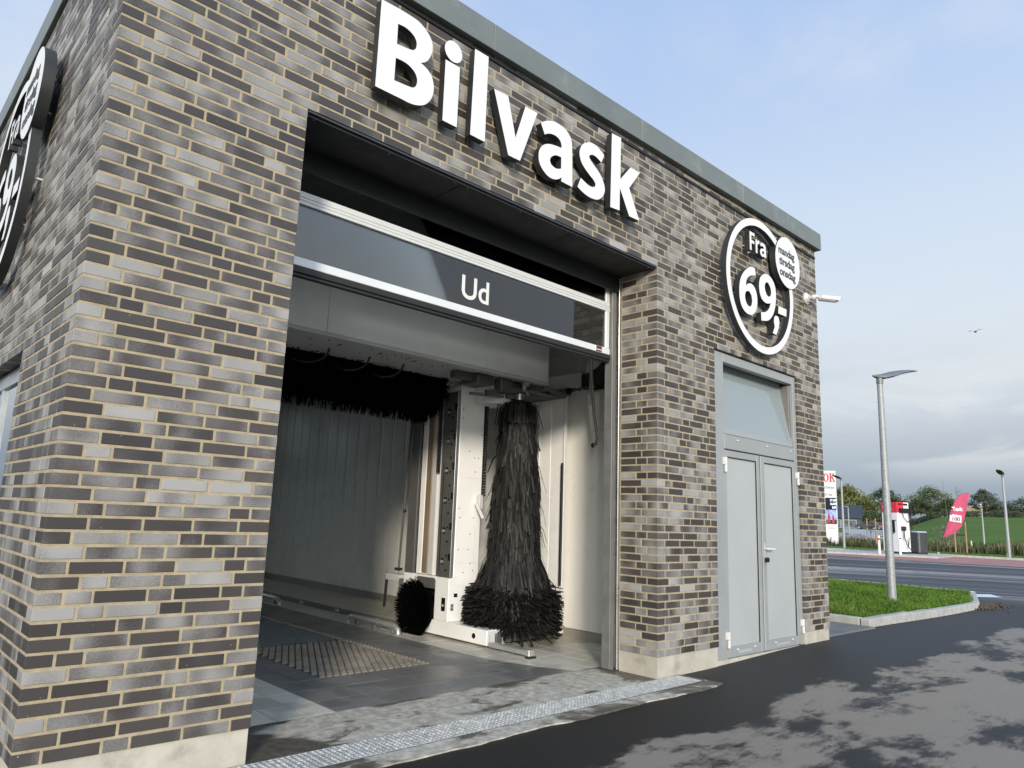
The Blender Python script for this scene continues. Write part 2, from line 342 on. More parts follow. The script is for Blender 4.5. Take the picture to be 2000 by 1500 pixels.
GL = {
    'B': [[(1.458, 4.007), (1.458, 4.635), (1.585, 4.643), (1.68, 4.644), (1.764, 4.637), (1.829, 4.606), (1.872, 4.565), (1.891, 4.518), (1.889, 4.467), (1.871, 4.414), (1.842, 4.371), (1.799, 4.341), (1.827, 4.335), (1.86, 4.321), (1.894, 4.294), (1.915, 4.248), (1.922, 4.201), (1.915, 4.148), (1.89, 4.094), (1.848, 4.05), (1.794, 4.023), (1.74, 4.011), (1.66, 4.01)], [(1.597, 4.531), (1.647, 4.536), (1.688, 4.53), (1.731, 4.51), (1.754, 4.478), (1.757, 4.452), (1.751, 4.424), (1.732, 4.404), (1.708, 4.396), (1.599, 4.382)], [(1.598, 4.28), (1.666, 4.283), (1.707, 4.276), (1.75, 4.254), (1.774, 4.223), (1.78, 4.195), (1.774, 4.159), (1.755, 4.136), (1.728, 4.127), (1.597, 4.115)]],
    'idot': [[(1.996, 4.56), (2.005, 4.6), (2.033, 4.633), (2.07, 4.647), (2.108, 4.641), (2.141, 4.615), (2.157, 4.584), (2.149, 4.538), (2.125, 4.504), (2.095, 4.489), (2.057, 4.497), (2.017, 4.523)]],
    'i': [[(2.01, 4.474), (2.142, 4.475), (2.141, 4.008), (2.011, 4.008)]],
    'l': [[(2.274, 4.693), (2.409, 4.695), (2.408, 4.006), (2.266, 4.007)]],
    'v': [[(2.477, 4.468), (2.623, 4.475), (2.716, 4.168), (2.811, 4.472), (2.946, 4.474), (2.772, 3.999), (2.647, 3.997)]],
    'a': [[(2.988, 4.408), (3.032, 4.441), (3.085, 4.468), (3.15, 4.486), (3.228, 4.485), (3.297, 4.465), (3.344, 4.427), (3.363, 4.376), (3.378, 4.002), (3.242, 4.003), (3.246, 4.04), (3.211, 4.011), (3.157, 3.99), (3.092, 3.989), (3.027, 4.02), (2.985, 4.066), (2.973, 4.12), (2.981, 4.174), (3.014, 4.223), (3.071, 4.26), (3.147, 4.28), (3.237, 4.291), (3.232, 4.327), (3.21, 4.355), (3.166, 4.369), (3.111, 4.364), (3.068, 4.348), (3.036, 4.327)], [(3.236, 4.21), (3.182, 4.205), (3.139, 4.185), (3.108, 4.153), (3.103, 4.128), (3.12, 4.103), (3.154, 4.091), (3.192, 4.092), (3.237, 4.111)]],
    's': [[(3.786, 4.444), (3.728, 4.473), (3.666, 4.491), (3.592, 4.485), (3.532, 4.458), (3.485, 4.414), (3.461, 4.358), (3.464, 4.309), (3.489, 4.261), (3.538, 4.221), (3.599, 4.186), (3.648, 4.162), (3.673, 4.137), (3.668, 4.11), (3.632, 4.093), (3.583, 4.092), (3.529, 4.106), (3.481, 4.121), (3.443, 4.029), (3.496, 4.008), (3.568, 3.992), (3.652, 3.992), (3.713, 4.009), (3.762, 4.047), (3.796, 4.105), (3.795, 4.156), (3.765, 4.213), (3.714, 4.262), (3.651, 4.298), (3.602, 4.329), (3.583, 4.352), (3.595, 4.373), (3.631, 4.387), (3.68, 4.386), (3.747, 4.36)]],
    'k': [[(3.889, 4.696), (4.021, 4.705), (4.015, 4.305), (4.162, 4.474), (4.305, 4.475), (4.144, 4.268), (4.297, 4.005), (4.146, 4.001), (4.01, 4.22), (4.006, 4.007), (3.877, 3.997)]],
    '6': [[(6.438, 4.138), (6.374, 4.138), (6.299, 4.11), (6.216, 4.055), (6.142, 3.979), (6.098, 3.894), (6.082, 3.799), (6.09, 3.71), (6.119, 3.644), (6.177, 3.595), (6.256, 3.576), (6.346, 3.584), (6.421, 3.632), (6.465, 3.707), (6.475, 3.794), (6.452, 3.873), (6.399, 3.925), (6.327, 3.935), (6.272, 3.916), (6.226, 3.886), (6.242, 3.95), (6.285, 3.998), (6.359, 4.035), (6.452, 4.057)], [(6.203, 3.774), (6.217, 3.81), (6.259, 3.834), (6.304, 3.836), (6.347, 3.8), (6.357, 3.747), (6.342, 3.692), (6.305, 3.665), (6.252, 3.676), (6.213, 3.717)]],
    '9': [[(6.525, 3.929), (6.529, 3.996), (6.555, 4.06), (6.625, 4.117), (6.713, 4.145), (6.8, 4.134), (6.876, 4.085), (6.916, 4.008), (6.919, 3.92), (6.898, 3.818), (6.852, 3.72), (6.779, 3.642), (6.699, 3.596), (6.556, 3.567), (6.552, 3.662), (6.637, 3.681), (6.706, 3.716), (6.757, 3.766), (6.784, 3.82), (6.711, 3.798), (6.616, 3.804), (6.553, 3.85)], [(6.656, 4), (6.687, 4.042), (6.736, 4.049), (6.782, 4.013), (6.805, 3.96), (6.792, 3.909), (6.745, 3.883), (6.698, 3.895), (6.662, 3.944)]],
    ',': [[(6.871, 3.672), (6.923, 3.701), (6.991, 3.698), (7.008, 3.626), (6.964, 3.534), (6.876, 3.463), (6.776, 3.472), (6.858, 3.556), (6.868, 3.618)]],
    '-': [[(6.975, 3.829), (7.176, 3.835), (7.163, 3.744), (6.963, 3.741)]],
}
# ================================================================== terrain and ground
def hgt(x, y):
    r = 0.28 * sm((x - 17) / 14) + 0.05 * sm((x - 5.2) / 2.6) * sm((14 - x) / 5) * sm((y + 2.5) / 2.3)
    s_ = (y + 3.76) / (x + .76) if x > 1 else 0
    if x > 62:
        t = min(x - 62, 134)
        r += max(0, min(x - 200, 110)) * .022 + t * .042 * (1 - sm((s_ - .27) / .07)) + 1.6 * sm(t / 90) * sm((s_ - .27) / .07)
    return r
def grid_lines(a, b, core0, core1, step, grow=1.25):
    L = [core0]
    while L[-1] < core1: L.append(L[-1] + step)
    d = step
    while L[-1] < b: d *= grow; L.append(min(b, L[-1] + d))
    d = step; lo = core0; pre = []
    while lo > a: d *= grow; lo = max(a, lo - d); pre.append(lo)
    return pre[::-1] + L
def sheet(name, xs, ys, dz, mat, keep=None):
    nx, ny = len(xs), len(ys); vs = [(x, y, hgt(x, y) + dz) for y in ys for x in xs]
    fs = [(j * nx + i, j * nx + i + 1, (j + 1) * nx + i + 1, (j + 1) * nx + i) for j in range(ny - 1) for i in range(nx - 1)
          if keep is None or keep((xs[i] + xs[i + 1]) / 2, (ys[j] + ys[j + 1]) / 2)]
    me = bpy.data.meshes.new(name); me.from_pydata(vs, [], fs); me.materials.append(mat); me.update()
    for p in me.polygons: p.use_smooth = True
    return struct(link(name, me))

def asphalt_mat():
    m = bpy.data.materials.new('asphalt'); m.use_nodes = True; nt = m.node_tree; b = NB(nt); p = nt.nodes['Principled BSDF']
    P = pos(b); x, y, z = b.sep(P)[:3]
    q = b.comb(b.m('MULTIPLY', x, .62), b.m('MULTIPLY', y, 1.25), 0.0)
    n = b.noise(q, 1.0, 8, .62, .2); n2 = b.noise(P, 5.5, 5, .65)
    near = b.ss(y, -1.25, -.55)                                # rain and wash water keep the strip along the wall wet
    near2 = b.ss(x, 13.5, 16.5)
    left = b.ss(x, 2.7, 1.9)
    w = b.m('ADD', b.m('ADD', n, b.m('MULTIPLY', b.m('SUBTRACT', n2, .5), .16)), b.m('MULTIPLY', near, .34))
    w = b.m('ADD', w, b.m('ADD', b.m('MULTIPLY', near2, .4), b.m('MULTIPLY', left, .25)))
    grit = b.noise(P, 260, 3, .6); grit2 = b.noise(P, 90, 2, .5); streak = b.noise(b.comb(b.m('MULTIPLY', x, 2.2), b.m('MULTIPLY', y, 9.0), 1.0), 1.6, 6, .7)
    w = b.m('ADD', w, b.m('ADD', b.m('MULTIPLY', b.m('SUBTRACT', grit2, .5), .10), b.m('MULTIPLY', b.m('SUBTRACT', streak, .5), .22)))
    wet = b.ss(w, .505, .60)
    dry = b.mix(b.ss(grit, .35, .68), (.12, .105, .086), (.40, .345, .275))
    dry = b.mix(b.ss(n2, .42, .72), dry, (.25, .218, .175))
    wetc = b.mix(b.ss(grit, .45, .75), (.010, .0095, .009), (.034, .032, .030))
    c = b.mix(wet, dry, wetc)
    c = b.mix(b.m('MULTIPLY', b.ss(grit2, .76, .80), .5), c, (.30, .28, .25))
    # the forecourt road: damp and streaky, sky reflections painted into the colour as paler bands
    sx = b.comb(b.m('ADD', b.m('MULTIPLY', x, .95), b.m('MULTIPLY', y, .33)), b.m('MULTIPLY', y, .035), 0.0)
    st = b.noise(sx, .75, 4, .6); road = b.ss(x, 16.5, 19.0)
    rc = b.mix(b.ss(st, .42, .68), (.030, .031, .034), (.085, .088, .096))
    c = b.mix(road, c, rc)
    b.put(p.inputs['Base Color'], c)
    rw = b.m('ADD', b.m('MULTIPLY', wet, -.34), .90)
    rr = b.ss(st, .40, .66, .62, .22)
    q2 = b.n('ShaderNodeMix', data_type='FLOAT'); b.put(q2.inputs[0], road); b.put(q2.inputs[2], rw); b.put(q2.inputs[3], rr)
    b.put(p.inputs['Roughness'], q2.outputs[0]); p.inputs['Specular IOR Level'].default_value = .3
    bp = b.n('ShaderNodeBump'); bp.inputs['Strength'].default_value = .55; bp.inputs['Distance'].default_value = .004
    b.put(bp.inputs['Height'], b.m('ADD', grit, b.m('MULTIPLY', grit2, .6))); nt.links.new(bp.outputs[0], p.inputs['Normal'])
    return m
MAT['asphalt'] = asphalt_mat()
xs = grid_lines(-45, 31.5, -3, 31.5, .5); ys = grid_lines(-60, 110, -5, 20, .5)
ground = sheet('asphalt_ground', xs, ys, 0.0, MAT['asphalt'], lambda x, y: not (.1 < x < 8.1 and .9 < y < 11.9))
def grass_ground_mat():
    m = bpy.data.materials.new('grass_ground'); m.use_nodes = True; nt = m.node_tree; b = NB(nt); p = nt.nodes['Principled BSDF']
    P = pos(b); x, y, z = b.sep(P)[:3]
    n = b.noise(P, .05, 5, .6); n2 = b.noise(P, 2.5, 5, .7); rows = b.noise(b.comb(b.m('MULTIPLY', x, .35), b.m('MULTIPLY', y, .02), 0.0), 1.0, 4, .6)
    c = b.mix(b.ss(n, .35, .65), (.065, .125, .014), (.095, .155, .022)); c = b.mix(b.m('MULTIPLY', b.ss(rows, .40, .62), .55), c, (.048, .092, .012))
    c = b.mix(b.m('MULTIPLY', b.ss(n2, .5, .75), .35), c, (.15, .17, .045))
    b.put(p.inputs['Base Color'], c); p.inputs['Roughness'].default_value = .85; p.inputs['Specular IOR Level'].default_value = .15
    bp = b.n('ShaderNodeBump'); bp.inputs['Strength'].default_value = .8; bp.inputs['Distance'].default_value = .05
    b.put(bp.inputs['Height'], b.noise(P, 9, 4, .7)); nt.links.new(bp.outputs[0], p.inputs['Normal'])
    return m
MAT['grass_ground'] = grass_ground_mat()
fx = grid_lines(41.7, 2500, 41.7, 230, 4); fy = grid_lines(-900, 1500, -40, 140, 4)
field = sheet('grass_field', fx, fy, 0.0, MAT['grass_ground'])
sheet('surrounding_land', grid_lines(-1200, 41.7, -60, 41.7, 12), grid_lines(-1200, 1500, -60, 140, 12), -.35, MAT['grass_ground'])

# ================================================================== the car wash building
XR, XD0, XD1, XE = 4.730, 5.738, 7.614, 8.262
ZT = .185; CR = .2 / 3; ZL = ZT + 53 * CR; ZD = ZT + 44 * CR; ZW0, ZW1 = ZT + 12 * CR, ZT + 30 * CR
WY0, WY1 = 1.24, 3.44; DEP = 12.0
WINS = ((WY0, WY1), (4.84, 7.04), (8.44, 10.64))  # second and third are unseen, added to let daylight into the bay
wash = thing('car_wash_building', 'dark brick car wash with white wall letters and an open bay door', 'building', (4.1, 0, 0))
m = MB(); e = .0028
for a, b_ in ((e, 1.068 - e), (XR + e, XD0 - e), (XD1 + e, XE - e)): m.box(a, b_, e, .42, ZT, 5.0)
m.box(1.068 - e, XR + e, e, .42, ZL + .006, 5.0); m.box(XD0 - e, XD1 + e, e, .42, ZD + .006, 5.0)
ya = .42
for w0, w1 in WINS:
    m.box(e, .40, ya, w0 - e, ZT, 5.0); m.box(e, .40, w0 - e, w1 + e, ZT, ZW0 - .006); m.box(e, .40, w0 - e, w1 + e, ZW1 + .006, 5.0); ya = w1 + e
m.box(e, .40, ya, DEP, ZT, 5.0)
m.box(7.9, XE - e, .42, DEP, ZT, 5.0)
m.box(.40, 1.068, 11.6, DEP, 0, 5); m.box(XR, 7.9, 11.6, DEP, 0, 5); m.box(1.068, XR, 11.6, DEP, 3.6, 5)
wall = m.build('wall', 'mortar', wash)
m = MB(); k = .012
m.box(k, 1.062, k, .42, -.2, ZT - .002); m.box(XR + .008, XD0 - .006, k, .42, -.2, ZT - .002); m.box(XD1 + .006, XE - k, k, .42, -.2, ZT - .002)
m.box(k, .40, .42, DEP, -.2, ZT - .002); m.box(7.9, XE - k, .42, DEP, -.2, ZT - .002); m.box(XD0 - .006, XD1 + .006, .02, .42, -.2, .048)
m.build('plinth', 'plinth', wash)

# ---- brick courses, laid in a wild bond of stretchers and headers
BR = []                                                       # (x0,x1,y0,y1,z0,z1, visible faces, tone)
def lay(L, k, prev, start=None, end=None):
    """brick lengths and offsets that fill a run of length L, joints of 12 mm"""
    T = L + .012; opts = []
    for s_ in ((start,) if start else (.12, .18)):
        for e_ in ((end,) if end else (.12, .18)):
            n = round((T - s_ - e_) / .12); opts.append((abs(T - s_ - e_ - n * .12) + (0 if (s_ == (.12 if k % 2 else .18)) else .05) + (0 if s_ == e_ else .004), s_, e_, n))
    _, s_, e_, n = min(opts)
    if n < 0: return [(0, L)]
    best = None
    for _t in range(14):
        hc = n % 2 + 2 * random.choice((0, 0, 0, 1, 1, 2)) if n > 3 else n % 2
        hc = min(hc, n); mid = [.12] * hc + [.24] * ((n - hc) // 2); random.shuffle(mid)
        js = [s_]
        for q in mid: js.append(js[-1] + q)
        sc = sum(1 for j in js for p_ in prev if abs(j - p_) < .04) + .3 * sum(1 for i in range(len(mid) - 1) if mid[i] == mid[i + 1] == .12)
        if best is None or sc < best[0]: best = (sc, [s_] + mid + [e_], js)
    units = best[1]; kx = T / sum(units); out = []; x = 0
    for q in units: out.append((x + .0006, x + q * kx - .0126)); x += q * kx
    prev[:] = [o[0] - .006 for o in out[1:]]
    return out
def tone(): return (rnd(), max(0.0, min(1.0, random.gauss(.50, .22))) if rnd() > .17 else U(0, .10), rnd())
pv = {}
for k in range(1, 73):
    z0 = ZT + (k - 1) * CR; z1 = z0 + .0532
    def run(key, L, st=None, en=None): return lay(L, k, pv.setdefault(key, []), st, en)
    def rj(): return U(-.0012, .0012)
    if k <= 44: segs = [(0, 1.068), (XR, XD0), (XD1, XE)]
    elif k <= 53: segs = [(0, 1.068), (XR, XE)]
    else: segs = [(0, XE)]
    ends = {}
    for a, b_ in segs:
        bs = run(('f', a, b_), b_ - a); nb = len(bs)
        for i, (u0, u1) in enumerate(bs):
            d = .1; L = u1 - u0
            if i == 0: d = .168 if L < .14 else .108; ends[('a', a)] = d
            if i == nb - 1: d = .168 if L < .14 else .108; ends[('b', b_)] = d
            if (i == 0 and a == XD1) or (i == nb - 1 and b_ == XD0): d = .108
            y0 = rj() if 0 < i < nb - 1 else 0.0
            zj = U(-.0012, .0012)
            BR.append((a + u0, a + u1, y0, d, z0 + zj, z1 + zj, tone()))
    # returns along the left flank, the right flank and the bay jambs
    d = ends[('a', 0)] + .012
    for key, y_a, y_b in ([('l', d, DEP)] if not (13 <= k <= 30) else [('l1', d, WY0), ('l2', WY1, WINS[1][0]), ('l3', WINS[1][1], WINS[2][0]), ('l4', WINS[2][1], DEP)]):
        for u0, u1 in run(key, y_b - y_a): BR.append((rj(), .1, y_a + u0, y_a + u1, z0, z1, tone()))
    d = ends[('b', XE)] + .012
    for u0, u1 in run('r', 3.0 - d): BR.append((XE - .1, XE + rj(), d + u0, d + u1, z0, z1, tone()))
    if k <= 53:
        d = ends[('a', XR)] + .012
        for u0, u1 in ([(0, .228)] if d > .15 else [(0, .108), (.12, .288)]): BR.append((XR + rj(), XR + .1, d + u0, d + u1, z0, z1, tone()))
        d = ends[('b', 1.068)] + .012
        for u0, u1 in ([(0, .228)] if d > .15 else [(0, .108), (.12, .288)]): BR.append((.968, 1.068 + rj(), d + u0, d + u1, z0, z1, tone()))
def brick_geo(b_):
    x0, x1, y0, y1, z0, z1, t = b_; c = .0022
    q = MB(); q.cbox(x0, x1, y0, y1, z0, z1, c)
    return q
def brick_mesh(name, bl):
    vs, fs, uv, tn = [], [], [], []
    for b_ in bl:
        q = brick_geo(b_); o = len(vs); vs += q.v; fs += [tuple(o + i for i in f) for f in q.f]
        for f in q.f:
            for i in f:
                p_ = q.v[i]; uv += [p_[0] - b_[0] + p_[1] - b_[2], p_[2] - b_[4]]; tn += [b_[6][0], b_[6][1], b_[6][2], 1.0]
    me = bpy.data.meshes.new(name); me.from_pydata(vs, [], fs)
    l = me.uv_layers.new(name='brick'); l.data.foreach_set('uv', uv)
    a = me.color_attributes.new('tone', 'FLOAT_COLOR', 'CORNER'); a.data.foreach_set('color', tn)
    me.materials.append(MAT['brick']); me.update(); return me
def brick_area(b_):
    x0, x1, y0, y1, z0, z1, _ = b_
    if y0 < .02 and x1 - x0 > .05 and x0 > -.1: pts = [pix(x0, 0, z0), pix(x1, 0, z0), pix(x1, 0, z1), pix(x0, 0, z1)]
    elif x0 < .02 or abs(x0 - XR) < .02: pts = [pix(x0, y0, z0), pix(x0, y1, z0), pix(x0, y1, z1), pix(x0, y0, z1)]
    else: return 0
    cxm = sum(p[0] for p in pts) / 4; cym = sum(p[1] for p in pts) / 4
    if not (10 < cxm < 1990 and 10 < cym < 1490): return 0
    return abs(sum(pts[i][0] * pts[(i + 1) % 4][1] - pts[(i + 1) % 4][0] * pts[i][1] for i in range(4))) / 2
def hidden(b_): return 1.42 < b_[0] < 4.33 and 4.0 < b_[4] < 4.7 and rnd() < .5
BR.sort(key=lambda q: -brick_area(q))
for b_ in BR[:298]: link('brick', brick_mesh('brick', [b_]), wash)
stuff(link('brick_courses', brick_mesh('brick_courses', BR[298:]), wash))

# ---- roof edge, soffit, lintel
def zb(x): return 4.802 + .0143 * (x - 1.0)
m = MB(); pts = [-.03, .6, 2.5, 4.4, 6.3, XE + .07]
for i in range(len(pts) - 1):
    a, b_ = pts[i] + (.0015 if i else 0), pts[i + 1] - .0015
    q = MB(); q.cbox(a, b_, -.06, .46, 0, 1, .003)
    q.v = [(x, y, (zb(x) + (.222 if z > .5 else 0)) + (z - round(z))) for x, y, z in q.v]
    q.build('coping', 'zinc', wash)
for i in range(5):
    a = .46 + i * 2.3; box('coping', 'zinc', wash, -.03, .46, a, a + 2.297, 4.775, 5.0, c=.003)
box('coping', 'zinc', wash, XE - .4, XE + .07, .46, DEP, 4.90, 5.10, c=.003)
m = MB(); m.box(.01, XE - .01, .05, DEP, 4.72, 4.76); m.box(.012, XE - .012, -.012, .05, 4.775, 4.80); m.build('roof', 'soffit', wash)
for a, b_ in ((1.075, 2.336), (2.342, 3.561), (3.567, 4.722)):
    s_ = box('soffit_panel', 'soffit', wash, a, b_, .034, .44, ZL - .022, ZL - .010, c=.002)
    q = MB()
    for i in range(3): q.ball((a + .06 + (b_ - a - .12) * i / 2, .055, ZL - .022), .006, 6, 4)
    q.build('screw', 'alu', s_)
m = MB(); m.box(1.07, 4.728, .004, .030, ZL - .016, ZL - .004); m.box(1.07, 4.728, .026, .030, ZL - .030, ZL - .016); m.build('lintel_angle', 'dark_metal', wash)
box('header_board', 'soffit', wash, .9, 4.95, .44, .46, 3.545, 4.3)
m = MB(); m.box(1.0, 1.07, .42, .47, 3.4, ZL); m.build('header_bracket', 'soffit', wash)

# ---- inside of the bay
PX = 5.75
y = .45
while y < 11.5:
    w = 1.17 if y < .5 else (1.0 if y < 2.6 else .3333)
    q = MB(); x0, x1 = PX, PX + .04
    g = .004
    q.add([(x0 + g, y, .105), (x0, y + .05, .105), (x0, y + w - .05, .105), (x0 + g, y + w, .105), (x0 + g, y, 4.3), (x0, y + .05, 4.3), (x0, y + w - .05, 4.3), (x0 + g, y + w, 4.3),
           (x1, y, .105), (x1, y + w, .105), (x1, y, 4.3), (x1, y + w, 4.3)],
          [(0, 4, 5, 1), (1, 5, 6, 2), (2, 6, 7, 3), (8, 9, 11, 10), (0, 8, 10, 4), (3, 7, 11, 9), (4, 10, 11, 7, 6, 5), (0, 1, 2, 3, 9, 8)])
    q.build('wall_panel', 'panel', wash); y += w + .002
y = .45
while y < 11.4:
    box('skirting_tile', 'skirt', wash, PX - .012, PX + .03, y, y + .297, 0.0, .10, c=.002); y += .30
m = MB(); m.box(.41, .45, .45, 11.59, 0.0, ZW0); m.box(.41, .45, .45, 11.59, ZW1, 4.3); ya = .45
for w0, w1 in WINS + ((11.59, 0),): m.box(.41, .45, ya, w0, ZW0, ZW1); ya = w1
m.build('inner_lining', 'panel', wash)
m = MB(); m.box(PX + .045, 7.89, .43, .47, 0, 4.7); m.box(.41, 7.89, .43, 11.6, 4.30, 4.34); m.box(4.79, PX + .04, .425, .445, 0.0, 4.3); m.build('ceiling', 'ceil', wash)
rg = box('rear_door', 'alu', wash, 1.0, 4.8, 11.5, 11.54, 2.35, 2.45)
for i, (a, b_) in enumerate(((0.02, .75), (.8, 1.55), (1.6, 2.35), (2.45, 3.6))):
    box('pane', 'glass_clear', rg, 1.05, 4.75, 11.515, 11.525, a, b_)
m = MB()
for z in (.0, .75, 1.55): m.box(1.0, 4.8, 11.5, 11.54, z, z + .05)
for x in (1.0, 2.2, 3.5, 4.75): m.box(x, x + .05, 11.49, 11.499, 0, 3.6)
m.build('stile', 'alu', rg)

# ---- sectional bay door, run up so that its lowest panes hang in the opening
gate = box('bay_door', 'alu_white', wash, 1.0, 4.66, .50, .54, 2.912, 2.972, c=.003)
tag(gate)
m = MB(); m.cbox(1.0, 4.66, .50, .54, 3.345, 3.368, .002); m.cbox(1.0, 4.66, .502, .54, 3.371, 3.392, .002); m.cbox(1.0, 4.66, .504, .54, 3.395, 3.436, .002)
for i in range(22): m.box(1.30 + i * .15, 1.303 + i * .15, .497, .4995, 3.343, 3.362)
m.build('middle_rail', 'alu_white', gate)
m = MB(); m.cbox(1.0, 4.66, .492, .55, 2.862, 2.910, .006); m.cbox(1.0, 4.66, .500, .54, 2.838, 2.861, .006); m.ball((2.98, .49, 2.838), .012); m.build('bottom_seal', 'rubber', gate)
box('pane', 'glass_door', gate, 1.04, 4.60, .518, .526, 2.972, 3.345)
box('pane', 'glass_clear', gate, 1.04, 4.60, .518, .526, 3.436, 3.80)
m = MB(); m.cbox(4.602, 4.655, .503, .54, 2.972, 3.345, .003); m.cbox(4.602, 4.655, .503, .54, 3.436, 3.80, .003); m.build('stile', 'alu_white', gate)
me = text_mesh('Ud', .272, .002, .0035, width=.295); place_mesh(me, 'lettering', 'white', (2.757, .514, 3.045), (1, 0, 0), (0, 0, 1), gate)
bd = box('badge', 'lens', gate, 4.44, 4.53, .494, .4995, 2.918, 2.966, c=.001)
m = MB()
for i in range(6): m.box(4.452 + i * .0115, 4.460 + i * .0115, .4925, .4938, 2.927, 2.938)
m.build('badge_print', 'white', bd)
box('badge_stripe', 'red', bd, 4.452, 4.52, .4925, .4938, 2.944, 2.950)
m = MB(); m.cbox(4.715, 4.772, .430, .436, .012, ZL - .03, .001); m.cbox(4.766, 4.772, .437, .50, .012, ZL - .03, .001)
m.build('door_track', 'stainless', wash)
m = MB(); m.box(4.672, 4.70, .462, .475, .012, 3.75); m.box(4.700, 4.712, .462, .53, .012, 3.75); m.cbox(4.662, 4.674, .47, .56, .012, 3.75, .002); m.build('door_track', 'grey_metal', wash)
m = MB(); m.tube([(4.74, .4285, .72), (4.74, .4300, .72)], .009, 8); m.build('bolt_hole', 'lens', wash)
m = MB(); m.cbox(1.02, 1.066, .430, .436, .012, ZL - .03, .001); m.cbox(1.0, 1.03, .45, .53, .012, 3.75, .002); m.build('door_track', 'stainless', wash)

# ---- technical room door with tilted top light
DY = .028
fr = MB()
fr.cbox(XD0 + .004, XD0 + .215, DY, .10, .048, ZD - .012, .003); fr.cbox(XD1 - .075, XD1 - .004, DY, .10, .048, ZD - .012, .003)
fr.cbox(XD0 + .218, XD1 - .078, DY + .001, .10, ZD - .105, ZD - .012, .003)
fr.cbox(XD0 + .218, XD1 - .078, DY + .001, .10, 2.105, 2.255, .003)
door_frame = fr.build('door_frame', 'doorframe', wash)
m = MB()
for x in (6.20, 6.85, 7.42): m.cbox(x, x + .035, DY - .008, DY, 2.205, 2.217, .002)
m.build('drain_cap', 'alu_white', door_frame)
box('gap_strip', 'lens', door_frame, XD0 + .22, XD1 - .08, DY + .006, .09, 2.096, 2.1045)
for hx, hz in ((5.945, .23), (5.945, 1.94), (7.575, .25), (7.575, 1.90)):
    q = MB(); q.tube([(hx, DY - .016, hz - .075), (hx, DY - .016, hz - .002)], .017, 10); q.tube([(hx, DY - .016, hz + .002), (hx, DY - .016, hz + .075)], .017, 10)
    q.cbox(hx - .035, hx + .012, DY - .012, DY + .002, hz, hz + .07, .002); q.build('hinge', 'camera_white', door_frame, 40)
for side, (a, b_) in enumerate(((5.958, 6.705), (6.712, 7.535))):
    lf = MB(); y0 = DY + .004; pa, pb = (5.995, 6.625) if side == 0 else (6.800, 7.478)
    lf.cbox(a, pa, y0, .085, .055, 2.092, .003); lf.cbox(pb, b_, y0, .085, .055, 2.092, .003)
    lf.cbox(pa, pb, y0 + .0005, .085, .055, .150, .003); lf.cbox(pa, pb, y0 + .0005, .085, 2.025, 2.092, .003)
    leaf = lf.build('door_leaf', 'doorframe', wash)
    box('panel', 'door', leaf, pa + .002, pb - .002, y0 + .016, .07, .152, 2.023)
    q = MB(); q.box(pa, pa + .004, y0 + .006, y0 + .015, .15, 2.025); q.box(pb - .006, pb, y0 + .004, y0 + .015, .15, 2.025); q.box(pa, pb, y0 + .004, y0 + .015, 2.017, 2.025); q.build('glazing_seal', 'rubber', leaf)
    q = MB(); q.cbox(pa + .13, pa + .165, y0 - .008, y0, .118, .130, .002); q.cbox(pb - .15, pb - .115, y0 - .008, y0, .118, .130, .002); q.build('drain_cap', 'alu_white', leaf)
    q = MB(); q.box(pa + .17, pb - .2, y0 - .0015, y0, .085, .112); q.build('rating_label', 'door', leaf)
    if side == 0:
        box('sticker', 'white', leaf, pa + .012, pa + .042, y0 + .0135, y0 + .0155, 1.945, 2.005)
        q = MB()
        for i in range(3): q.box(pa + .019, pa + .035, y0 + .0125, y0 + .0133, 1.955 + i * .016, 1.962 + i * .016)
        q.build('sticker_print', 'black', leaf)
    else:
        q = MB(); q.cbox(6.722, 6.756, y0 - .010, y0, 1.01, 1.165, .004); q.tube([(6.739, y0, 1.10), (6.739, y0 - .05, 1.10), (6.76, y0 - .058, 1.10), (6.885, y0 - .056, 1.095)], .010, 10); q.build('handle', 'camera_white', leaf, 40)
        q = MB(); q.tube([(6.739, y0, .985), (6.739, y0 - .03, .985)], .020, 14); q.tube([(6.739, y0 - .03, .985), (6.739, y0 - .05, .985)], .027, 14); q.build('knob', 'lens', leaf, 40)
ast = MB(); ast.cbox(6.688, 6.726, DY - .012, DY + .003, .06, 2.09, .006); ast.build('astragal', 'doorframe', wash)
# tilted sash: hinged at the bottom, its top leaning into the room
def tl(x, s_, d): z = 2.262 + s_ * .985; yy = DY + .012 + s_ * .172; return (x, yy + d, z)
xa, xb_, S = 5.962, 7.530, .80
def slab(m_, x0, x1, s0, s1, d0, d1):
    m_.add([tl(x0, s0, d0), tl(x1, s0, d0), tl(x1, s1, d0), tl(x0, s1, d0), tl(x0, s0, d1), tl(x1, s0, d1), tl(x1, s1, d1), tl(x0, s1, d1)],
           [(0, 1, 2, 3), (7, 6, 5, 4), (0, 4, 5, 1), (1, 5, 6, 2), (2, 6, 7, 3), (3, 7, 4, 0)])
q = MB(); slab(q, xa, xb_, 0, .055, 0, .05); slab(q, xa, xb_, S - .05, S, 0, .05); slab(q, xa, xa + .05, .0555, S - .0505, 0, .05); slab(q, xb_ - .05, xb_, .0555, S - .0505, 0, .05)
sash = q.build('top_light', 'doorframe', wash)
q = MB(); slab(q, xa + .051, xb_ - .051, .056, S - .051, .018, .026); q.build('pane', 'glass_frost', sash)
q = MB(); q.cbox(6.85, 7.15, .14, .17, 3.05, 3.075, .003); q.cbox(7.50, 7.54, .06, .16, 2.27, 3.0, .003); q.build('stay', 'grey_metal', sash)
box('room_dark', 'soffit', wash, XD0, XD1, .415, .43, .05, ZD)

